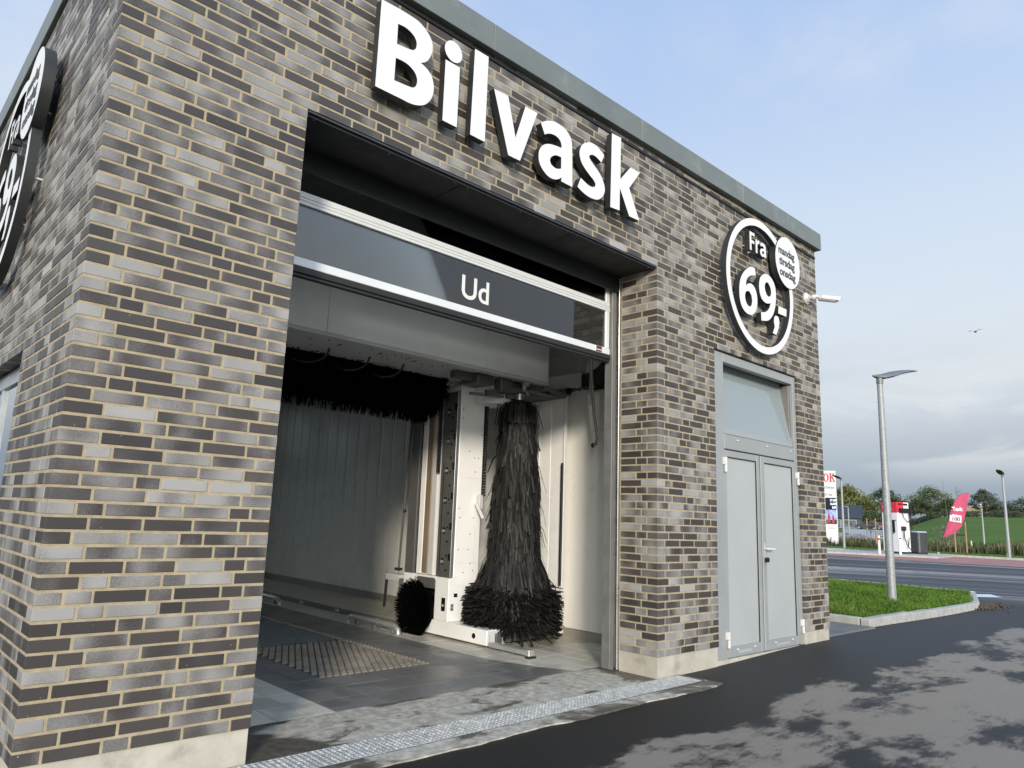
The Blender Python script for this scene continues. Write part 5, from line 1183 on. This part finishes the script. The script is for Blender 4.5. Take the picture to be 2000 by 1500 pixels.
for (lu, lw), (ru, rw) in zip(Lf, Rt):
    for k in range(K):
        t = k / (K - 1); u = lu + (ru - lu) * t; w = lw + (rw - lw) * t; vs.append(FF(u, .045 * math.sin(t * 6 + w * 1.6) * min(1, (ru - lu)) - .03 * math.sin(3.14 * t), w))
q = MB(); q.add(vs, [(j * K + i, j * K + i + 1, (j + 1) * K + i + 1, (j + 1) * K + i) for j in range(len(Lf) - 1) for i in range(K - 1)]); cl_ = q.mesh('cloth', 'pink', 70); cl_ = link('cloth', cl_, fg); cl_.modifiers.new('thick', 'SOLIDIFY').thickness = .004
fa = Vector(FF(1, 0, 0)) - Vector(FF(0, 0, 0)); fb = (Vector((0, 0, 1)) - fa * .12).normalized()
place_mesh(text_mesh('Tank', .30, .006, .014, width=.50), 'lettering', 'white', FF(.80, -.085, 2.36), fa, fb, cl_)
q = MB(); q.prism([(.62, 1.80), (1.16, 1.72), (1.20, 2.10), (.78, 2.18), (.76, 2.12), (.66, 2.14)], FF(0, -.085, 0), tuple(fa), (0, 0, 1), tuple(Vector(FF(0, -1, 0)) - Vector(FF(0, 0, 0))), .004); cd_ = q.build('card', 'white', cl_)
MAT['flag_dark'] = M('print_red', (.30, .03, .07), .6, var=.05)
place_mesh(text_mesh('100', .27, .004, .008, shear=.15, width=.36), 'lettering', 'flag_dark', FF(.72, -.093, 1.83), fa, fb, cd_)

# ---- staked saplings
MAT['bark'] = M('bark', (.16, .12, .085), .9, var=.3, scale=12); 
def sapling(x, y, hh, lab, lean=0.0):
    z = hgt(x, y); t = thing('sapling', lab, 'young tree', (x, y, z)); q = MB()
    q.tube([(x, y, z), (x + lean * .5, y + .02, z + hh * .5), (x + lean, y, z + hh)], [.03, .02, .006], 7)
    for k in range(9):
        w = U(.4, .95) * hh; a = U(0, 6.28); L = U(.2, .5); q.tube([(x + lean * w / hh, y, z + w), (x + lean * w / hh + L * .5 * math.cos(a), y + L * .5 * math.sin(a), z + w + L * .8)], [.009, .003], 5)
    q.build('trunk', 'bark', t, 60); vs, fs = [], []
    for k in range(60):
        w = U(.45, 1.0) * hh; a = U(0, 6.28); r = U(.05, .3); leaf(vs, fs, Vector((x + lean * w / hh + r * math.cos(a), y + r * math.sin(a), z + w)), .05)
    me = bpy.data.meshes.new('leaves'); me.from_pydata(vs, [], fs); me.materials.append(MAT['leaf_dark']); me.update(); stuff(link('leaves', me, t))
def leaf(vs, fs, p, s_):
    d = Vector((U(-1, 1), U(-1, 1), U(-.7, .7))).normalized(); e_ = d.orthogonal().normalized(); o = len(vs)
    vs += [tuple(p - d * s_), tuple(p + e_ * s_ * .55), tuple(p + d * s_), tuple(p - e_ * s_ * .55)]; fs.append((o, o + 1, o + 2, o + 3))
def leafmat(name, col, var=.45, scale=1.5, col2=None):
    m = M(name, col, .65, var=var, scale=scale, spec=.25, dirt=(col2 or tuple(c * .55 for c in col), scale * .45, .8)); return m
MAT['leaf_dark'] = leafmat('leaf_dark', (.055, .075, .022), scale=.9); MAT['leaf_olive'] = leafmat('leaf_olive', (.115, .125, .026), scale=.7, col2=(.17, .14, .03)); MAT['leaf_light'] = leafmat('leaf_light', (.12, .15, .075), scale=.9, col2=(.055, .08, .03)); MAT['leaf_grey'] = leafmat('leaf_grey', (.075, .09, .05), scale=.9)
MAT['weed'] = leafmat('weed_straw', (.20, .17, .09), scale=.8, col2=(.07, .075, .03)); MAT['weed_dark'] = leafmat('weed_dark', (.055, .065, .025), scale=.8, col2=(.11, .085, .045))
sapling(55.2, 16.4, 2.3, 'thin sapling tied between two wooden stakes left of the fuel pump'); sapling(53.4, 10.4, 4.2, 'tall thin sapling behind the pink flag with a bare leading shoot', .25)
q0 = thing('bare_shoot', 'bare thin upright whip standing behind the pink flag', 'young tree', H(52.0, 10.6)); q = MB(); q.tube([H(52.0, 10.6), H(52.0, 10.6, 2.2), H(51.95, 10.75, 4.6)], [.022, .018, .005], 6); q.build('trunk', 'bark', q0)
for pts_, lab in ((((56.3, 17.05), (54.3, 15.75)), ('left of two brown stakes', 'right of two brown stakes')), (((53.3, 10.62), (53.4, 10.02)), ('shorter stake', 'taller stake'))):
    for i, (x, y) in enumerate(pts_):
        hh = 2.05 if pts_[0][0] > 55 else (1.25, 1.95)[i]
        tag(MB().tube([H(x, y, -.1), H(x, y, hh)], .045, 8).build('tree_stake', 'wood', None, 60), lab[i] + (' tied to the sapling left of the pump' if pts_[0][0] > 55 else ' beside the pink flag'), 'stake', 'wooden tree stakes')
for a, b_, w, lab in (((56.3, 17.05), (54.3, 15.75), 1.45, 'black strap between the two stakes left of the fuel pump'), ((53.3, 10.62), (53.4, 10.02), 1.12, 'black strap behind the lower edge of the pink flag')):
    tag(MB().bar(H(*a, w), H(*b_, w), .03, .09).build('tree_strap', 'rubber', None), lab, 'strap')
# ================================================================== far side: weeds, trees, buildings, cars
random.seed(11)
def blades(name, label, n, spot, h0, h1, w, mat):
    vs, fs = [], []
    for i in range(n):
        x, y, k = spot(); z = hgt(x, y) - .02; hh = U(h0, h1) * k; a = U(0, 6.28); ca, sa = math.cos(a) * w, math.sin(a) * w; lx, ly = U(-.3, .3) * hh, U(-.3, .3) * hh; o = len(vs)
        vs += [(x - ca, y - sa, z), (x + ca, y + sa, z), (x + lx * .4 + ca * .8, y + ly * .4 + sa * .8, z + hh * .6), (x + lx - ca * .2, y + ly - sa * .2, z + hh)]; fs += [(o, o + 1, o + 2, o + 3)]
    me = bpy.data.meshes.new(name); me.from_pydata(vs, [], fs); me.materials.append(MAT[mat]); me.update()
    return tag(link(name, me), label, None, None, 'stuff')
def band(t0, t1, s0, s1, kf=lambda s_: 1.0):
    def f():
        s_ = U(s0, s1); t = U(t0, t1); x, y = R2(s_, t); return x, y, kf(s_)
    return f
blades('weeds', 'tall dry straw-coloured weeds along the foot of the green field', 6500, band(24, 31, -14, 16, lambda s_: .55 + .45 * (.5 + .5 * math.sin(s_ * 1.7)) + .4 * sm((s_ - 1) / 8)), .25, .85, .035, 'weed')
blades('weeds', 'dark green and brown rough growth below the field edge', 9500, band(22, 34, -14, 18, lambda s_: .5 + .5 * sm((s_ - 2) / 6) + .3 * math.sin(s_ * 2.3) ** 2), .3, 1.0, .06, 'weed_dark')
blades('verge_grass', 'uneven mown grass on the far verge', 7000, band(10.1, 15, -14, 16), .05, .16, .02, 'blade')
# ---- trees
def tree(label, base, hh, rw, kind, seed, trunk_h=.25, nclump=60, leaves=2600, ls=.30, gaps=.0, shape=1.0, group='trees beyond the field', tr=.02):
    random.seed(seed); x, y, z = base; t = thing('tree', label, 'tree', base, group); q = MB(); C_ = []
    for i in range(nclump):
        a = U(0, 6.283); v = rnd(); zz = trunk_h + (1 - trunk_h) * (.10 + .84 * v); rr = rw * math.sin(math.pi * min(1, max(.08, (v * .86 + .13))) ** shape) * math.sqrt(U(.25, 1.0))
        C_.append(Vector((x + rr * math.cos(a), y + rr * math.sin(a), z + hh * zz + U(-.03, .03) * hh)))
    q.tube([(x, y, z - .3), (x + U(-.02, .02) * hh, y, z + hh * trunk_h), (x + U(-.03, .03) * hh, y, z + hh * .8)], [hh * tr * 1.2, hh * tr, hh * .004], 8)
    for c in C_[::2]:
        s_ = Vector((x, y, z + hh * U(trunk_h * .6, .55))); mid = s_.lerp(c, .5) + Vector((0, 0, hh * .03)); q.tube([s_, mid, c], [hh * tr * .42, hh * tr * .25, hh * tr * .06], 5)
    q.build('trunk', 'bark', t, 60); vs, fs = [], []
    per = leaves // nclump
    for c in C_:
        if rnd() < gaps: continue
        r = rw * U(.16, .34)
        for k in range(int(per * U(.6, 1.3))):
            d = Vector((random.gauss(0, 1), random.gauss(0, 1), random.gauss(0, .75))); d = d.normalized() * r * rnd() ** .5
            leaf(vs, fs, c + d, ls * U(.6, 1.2))
    me = bpy.data.meshes.new('crown'); me.from_pydata(vs, [], fs); me.materials.append(MAT[kind]); me.update(); link('crown', me, t); return t
tree('wide yellow-green tree behind the dark shop', (197.5, 73.5, 3.2), 9.6, 6.6, 'leaf_olive', 3, .12, 120, 9000, .30)
tree('dark tree with thin top rising just right of the dark shop', (205, 66.6, hgt(205, 66.6)), 11.0, 5.6, 'leaf_dark', 4, .10, 110, 5200, .30, .12)
tree('low dark tree hugging the gable of the shop', (178, 60.6, hgt(178, 60.6)), 4.6, 3.0, 'leaf_dark', 14, .05, 60, 2600, .24, .05)
tree('small dark bush tree beside the fuel pump roof', (205, 58.2, 5.9), 4.2, 3.0, 'leaf_dark', 5, .08, 50, 2200, .24)
tree('broad pale green tree in the middle of the field edge', (226, 62.0, 5.7), 8.6, 5.9, 'leaf_light', 6, .14, 130, 7000, .27, .14)
tree('dark round tree between the pale tree and the pink flag', (222, 55.8, 5.8), 5.4, 3.0, 'leaf_dark', 7, .08, 70, 3600, .25)
tree('slender tree with see-through crown right of the pink flag', (237, 51.9, 5.7), 8.6, 4.0, 'leaf_grey', 8, .26, 90, 4600, .23, .12, .85)
tree('short leafy tree leaning against the slender tree', (234, 48.6, 5.7), 4.2, 2.6, 'leaf_dark', 9, .08, 50, 2400, .23)
tree('spreading dark tree at the right end of the field edge', (231, 42.4, 5.7), 5.6, 4.6, 'leaf_grey', 10, .3, 70, 3000, .25, .1)
tree('small tree at the left end of the field edge above the tank', (214, 63.6, 5.6), 3.8, 2.6, 'leaf_grey', 12, .1, 40, 1800, .22)
def hedge_spot(y0, y1, x0, x1):
    def f():
        y = U(y0, y1); return U(x0, x1), y, .6 + .4 * math.sin(y * .9) ** 2
    return f
vs, fs = [], []
for i in range(9000):
    y = U(36, 72); x = U(203, 212) + (y - 40) * .25; k = .5 + .5 * math.sin(y * .8) * math.sin(y * .31 + 1); leaf(vs, fs, Vector((x, y, hgt(x, y) + U(0, 1.1 + .9 * k))), U(.12, .26))
me = bpy.data.meshes.new('hedge_row'); me.from_pydata(vs, [], fs); me.materials.append(MAT['weed_dark']); me.update(); tag(stuff(link('hedge_row', me)), 'ragged low hedge along the top of the field', 'hedge')
# scrubby bush in the weeds
random.seed(31); bx, by = 58.5, 12.6
t = thing('shrub', 'pale leafy shrub among the weeds left of the pink flag', 'shrub', H(bx, by)); q = MB()
for k in range(9): a = U(0, 6.28); q.tube([H(bx, by), H(bx + .5 * math.cos(a), by + .5 * math.sin(a), U(.9, 1.7))], [.02, .006], 5)
q.build('stem', 'bark', t, 60); vs, fs = [], []
for k in range(420): a = U(0, 6.28); r = U(.1, 1.0); leaf(vs, fs, Vector(H(bx + r * math.cos(a), by + r * math.sin(a), U(.3, 1.9 - r * .5))), U(.05, .09))
me = bpy.data.meshes.new('leaves'); me.from_pydata(vs, [], fs); me.materials.append(MAT['leaf_light']); me.update(); stuff(link('leaves', me, t))
# ---- grey heaps of rubble and pale parking lot left of the pump
MAT['lot'] = M('lot_paving', (.33, .33, .32), .85, var=.15, scale=.4); MAT['rubble'] = M('rubble', (.21, .20, .185), .95, var=.35, scale=1.6, bump=1, bscale=6)
xs = [72 + i * 4 for i in range(30)]; m = MB(); vs = []; fs = []
for i, x in enumerate(xs):
    for j in range(12): s_ = .335 + .06 * j / 11; y = s_ * (x + .76) - 3.76; vs.append((x, y, hgt(x, y) + .02))
for i in range(len(xs) - 1):
    for j in range(11): fs.append((i * 12 + j, (i + 1) * 12 + j, (i + 1) * 12 + j + 1, i * 12 + j + 1))
m.add(vs, fs); struct(m.build('parking_lot', 'lot'))
for i, (x, y, r, hh) in enumerate(((66, 21.3, 3.2, .75), (68.5, 23.6, 2.6, .95), (65, 19.2, 2.8, .6), (74, 24.2, 2.2, .8))):
    random.seed(50 + i); vs = []; fs = []; N = 20; R_ = 7
    for j in range(R_ + 1):
        for k in range(N):
            a = 2 * math.pi * k / N; rr = r * (1 - j / R_) * (1 + .18 * math.sin(3 * a + i) + U(-.06, .06)); zz = hh * sm(j / R_) * U(.85, 1.1); vs.append((x + rr * math.cos(a), y + rr * math.sin(a), hgt(x, y) - .05 + zz))
    for j in range(R_):
        for k in range(N): fs.append((j * N + k, j * N + (k + 1) % N, (j + 1) * N + (k + 1) % N, (j + 1) * N + k))
    me = bpy.data.meshes.new('rubble_heap'); me.from_pydata(vs, [], fs); me.materials.append(MAT['rubble']); me.update()
    tag(link('rubble_heap', me), ('low grey rubble heap in front of the dark shop', 'tallest grey rubble heap left of the stakes', 'grey rubble heap nearest the two stakes', 'far grey rubble heap by the parking lot')[i], 'heap', 'rubble heaps before the shop')
# ---- dark shop with a pitched roof
MAT['roof_slate'] = M('roof_slate', (.035, .038, .045), .55, var=.15, scale=1.2); MAT['shop_wall'] = M('shop_wall', (.065, .068, .072), .7, var=.12, scale=2); MAT['gable'] = M('gable_brick', (.14, .125, .11), .85, var=.2, scale=4)
sx, sy = 158.5, 55.4; sz = hgt(sx, sy) - .05; FS = loc((sx, sy, sz), math.radians(110))        # u to the left along the front, v away... towards -v
sh = thing('shop_building', 'low dark shop with slate roof, glazed front and grey gable', 'building', (sx, sy, sz))
def SP(u, v, w): return FS(u, -v, w)
def spart(nm, mat, par, *b):
    q = MB(); lbox(SP, q, *b); return q.build(nm, mat, par)
LN, DPT, EV, RG = 13.0, 8.0, 2.45, 5.05
spart('wall', 'shop_wall', sh, 0, LN, .1, DPT, 0, EV)
q = MB(); q.add([SP(-.02, .1, 0), SP(-.02, DPT, 0), SP(-.02, DPT, EV), SP(-.02, DPT / 2, RG - .15), SP(-.02, .1, EV), SP(.2, .1, 0), SP(.2, DPT, 0), SP(.2, DPT, EV), SP(.2, DPT / 2, RG - .15), SP(.2, .1, EV)], [(0, 1, 2, 3, 4), (9, 8, 7, 6, 5), (0, 5, 6, 1), (1, 6, 7, 2), (2, 7, 8, 3), (3, 8, 9, 4), (4, 9, 5, 0)]); q.build('gable', 'gable', sh)
for v0, v1, w0, w1 in ((-.35, DPT / 2, EV - .12, RG), (DPT + .35, DPT / 2, EV - .12, RG)):
    q = MB(); A = [SP(-.3, v0, w0), SP(LN, v0, w0), SP(LN, v1, w1), SP(-.3, v1, w1)]; n_ = Vector((0, 0, .14)); q.add(A + [tuple(Vector(p) + n_) for p in A], [(0, 3, 2, 1), (4, 5, 6, 7), (0, 1, 5, 4), (1, 2, 6, 5), (2, 3, 7, 6), (3, 0, 4, 7)]); rf = q.build('roof', 'roof_slate', sh)
q = MB(); q.bar(SP(-.32, -.36, EV - .1), SP(-.32, DPT / 2, RG + .02), .08, .2); q.bar(SP(-.32, DPT / 2, RG + .02), SP(-.32, DPT + .36, EV - .1), .08, .2); q.build('barge_board', 'lens', sh)
MAT['shop_glass'] = M('shop_glass', (.10, .12, .13), .12, var=.5, scale=.6)
u = .9
for w in (3.0, 1.6, 1.6, 2.4, 2.4):
    f_ = spart('window', 'alu_white', sh, u, u + w - .12, .02, .09, .25, 1.95); spart('pane', 'shop_glass', f_, u + .05, u + w - .17, .0, .015, .30, 1.90); u += w
spart('sign_band', 'lens', sh, 3.4, 9.4, -.05, .02, 2.02, 2.34)
sa_ = Vector(SP(-1, 0, 0)) - Vector(SP(0, 0, 0)); place_mesh(text_mesh('Car Wash', .32, .01, .012, width=2.3), 'lettering', 'white', SP(7.6, -.055, 2.08), sa_, (0, 0, 1), sh)
q = MB(); q.prism([(-.14 + .28 * 0 + .14 * math.cos(a) + .14, .14 + .14 * math.sin(a)) for a in [2 * math.pi * i / 14 for i in range(14)]], SP(8.2, -.055, 2.05), tuple(sa_), (0, 0, 1), tuple(Vector(SP(0, -1, 0)) - Vector(SP(0, 0, 0))), .01); q.build('emblem', 'red', sh)
q = MB(); q.add([SP(5.5, 2.8, 4.35), SP(7.6, 2.8, 4.35), SP(7.6, 3.4, 4.75), SP(5.5, 3.4, 4.75)], [(0, 1, 2, 3)]); q.build('roof_window', 'alu_white', sh)
# ---- long low building on the skyline
MAT['tan_roof'] = M('tan_roof', (.36, .25, .12), .85, var=.15, scale=.3); MAT['pale_wall'] = M('pale_wall', (.58, .57, .54), .8, var=.08, scale=.4)
lx, ly = 300, 57; lz = hgt(lx, ly) - .3; FL = loc((lx, ly, lz), math.radians(104)); lb_ = thing('long_building', 'long low building with tan roof on the skyline', 'building', (lx, ly, lz))
def LP(u, v, w): return FL(u, -v, w)
q = MB(); lbox(LP, q, -2, 26, .2, 10, 0, 1.9); q.build('wall', 'pale_wall', lb_)
for i in range(9):
    q = MB(); lbox(LP, q, -.6 + i * 2.9, 1.1 + i * 2.9, .1, .199, .5, 1.4); f_ = q.build('window', 'shop_glass', lb_)
q = MB(); lbox(LP, q, -2.4, 26.4, -.1, 10.2, 1.91, 2.25); q.build('fascia', 'alu_white', lb_)
q = MB(); q.add([LP(-2.6, -.4, 2.26), LP(26.6, -.4, 2.26), LP(24.5, 4.6, 4.1), LP(-.5, 4.6, 4.1), LP(-2.6, 10, 2.26), LP(26.6, 10, 2.26), LP(24.5, 5.6, 4.1), LP(-.5, 5.6, 4.1)], [(0, 1, 2, 3), (5, 4, 7, 6), (3, 2, 6, 7), (0, 3, 7, 4), (1, 5, 6, 2)]); q.build('roof', 'tan_roof', lb_)
q = MB(); P = [(6 + 8 * t, 3.95 + 1.0 * math.sin(math.pi * t)) for t in [i / 12 for i in range(13)]]; vs = [LP(u, 3.6, w) for u, w in P] + [LP(u, 6.4, w) for u, w in P]; q.add(vs, [(i, i + 1, 14 + i, 13 + i) for i in range(12)] + [tuple(range(13)), tuple(range(13, 26))[::-1]]); q.build('roof_light', 'alu_white', lb_)
# ---- parked cars
MAT['car_black'] = M('car_black', (.018, .019, .023), .2, var=.05, coat=.6); MAT['car_red'] = M('car_red', (.22, .022, .04), .22, var=.05, coat=.6); MAT['car_blue'] = M('car_blue', (.03, .04, .12), .25, var=.05, coat=.5); MAT['car_glass'] = M('car_glass', (.03, .035, .04), .08, var=.1); MAT['tyre'] = M('tyre', (.02, .02, .02), .8)
def car(label, x, y, az, mat):
    z = hgt(x, y) + .03; Fc = loc((x, y, z), az); t = thing('parked_car', label, 'car', (x, y, z), 'cars parked by the shop')
    prof = [(-2.1, .32), (-2.12, .70), (-1.95, .92), (-1.45, 1.36), (-1.1, 1.46), (.2, 1.47), (.75, 1.36), (1.25, 1.0), (1.95, .86), (2.12, .66), (2.14, .32)]
    secs = [(-.86, .90), (-.80, 1.0), (.80, 1.0), (.86, .90)]; q = MB(); vs = []; n_ = len(prof)
    for v, k in secs: vs += [Fc(u, v * (.86 if w > 1.0 else 1.0), .32 + (w - .32) * (k if w < 1 else (.98 if k < 1 else 1))) for u, w in prof]
    fs = [(j * n_ + i, j * n_ + (i + 1) % n_, (j + 1) * n_ + (i + 1) % n_, (j + 1) * n_ + i) for j in range(3) for i in range(n_)] + [tuple(range(n_))[::-1], tuple(3 * n_ + i for i in range(n_))]
    q.add(vs, fs); q.build('body', mat, t, 30)
    for sv in (-1, 1):
        q = MB(); q.prism([(-1.35, .98), (-1.05, 1.36), (-.1, 1.38), (-.1, .98)], Fc(0, sv * .80, 0), tuple(Vector(Fc(1, 0, 0)) - Vector(Fc(0, 0, 0))), (0, 0, 1), tuple((Vector(Fc(0, sv, 0)) - Vector(Fc(0, 0, 0)))), .03); q.prism([(-.03, .98), (-.03, 1.38), (.45, 1.34), (.95, .98)], Fc(0, sv * .80, 0), tuple(Vector(Fc(1, 0, 0)) - Vector(Fc(0, 0, 0))), (0, 0, 1), tuple((Vector(Fc(0, sv, 0)) - Vector(Fc(0, 0, 0)))), .03); q.build('window', 'car_glass', t)
    q = MB(); q.add([Fc(.80, -.60, 1.345), Fc(1.23, -.66, 1.03), Fc(1.23, .66, 1.03), Fc(.80, .60, 1.345)], [(0, 1, 2, 3)]); q.add([Fc(-1.50, -.6, 1.345), Fc(-1.93, -.66, .965), Fc(-1.93, .66, .965), Fc(-1.50, .6, 1.345)], [(3, 2, 1, 0)]); q.build('windscreen', 'car_glass', t)
    for u in (-1.3, 1.35):
        for v in (-.82, .82):
            q = MB(); q.tube([Fc(u, v - .1, .32), Fc(u, v + .1, .32)], .32, 16); w_ = q.build('wheel', 'tyre', t, 40); q = MB(); q.tube([Fc(u, v - .108, .32), Fc(u, v + .108, .32)], .19, 12); q.build('rim', 'alu', w_)
    for sv in (-.62, .62): q = MB(); q.ball(Fc(2.06, sv, .70), (.10, .16, .08), 8, 5); q.build('headlight', 'alu_white', t); q = MB(); q.ball(Fc(-2.03, sv, .78), (.08, .14, .09), 8, 5); q.build('tail_light', 'red', t)
car('black parked car seen behind the wooden stakes', 148.5, 50.6, math.radians(100), 'car_black'); car('dark red parked car next to the black car', 152.2, 50.4, math.radians(112), 'car_red'); car('dark blue parked car half hidden behind the fuel pump', 157, 50.2, math.radians(112), 'car_blue')
# ---- bird
q = MB(); b0 = Vector((67.91, 11.9, 18.17)); q.ball(b0, (.16, .10, .07), 8, 6); q.add([b0 + Vector(v) for v in ((-.05, 0, .03), (.06, 0, .03), (.10, .32, .16), (-.02, .34, .16), (.02, .62, .05), (.10, -.30, .18), (-.02, -.32, .18), (.04, -.60, .10))], [(0, 1, 2, 3), (3, 2, 4), (1, 0, 6, 5), (5, 6, 7)])
tag(q.build('bird', 'black', None), 'tiny dark bird flying in the sky above the pink flag', 'bird')
# small white marker posts in the verge
for x, y, lab in ((58.0, 10.9, 'short white marker post in the weeds behind the pink flag'), (45.2, 6.1, 'short white peg in the verge beside the right-hand far lamp')):
    tag(MB().tube([H(x, y, -.05), H(x, y, .75 if x > 50 else .25)], .05, 8).build('marker_post', 'camera_white', None, 60), lab, 'post', 'white marker posts')
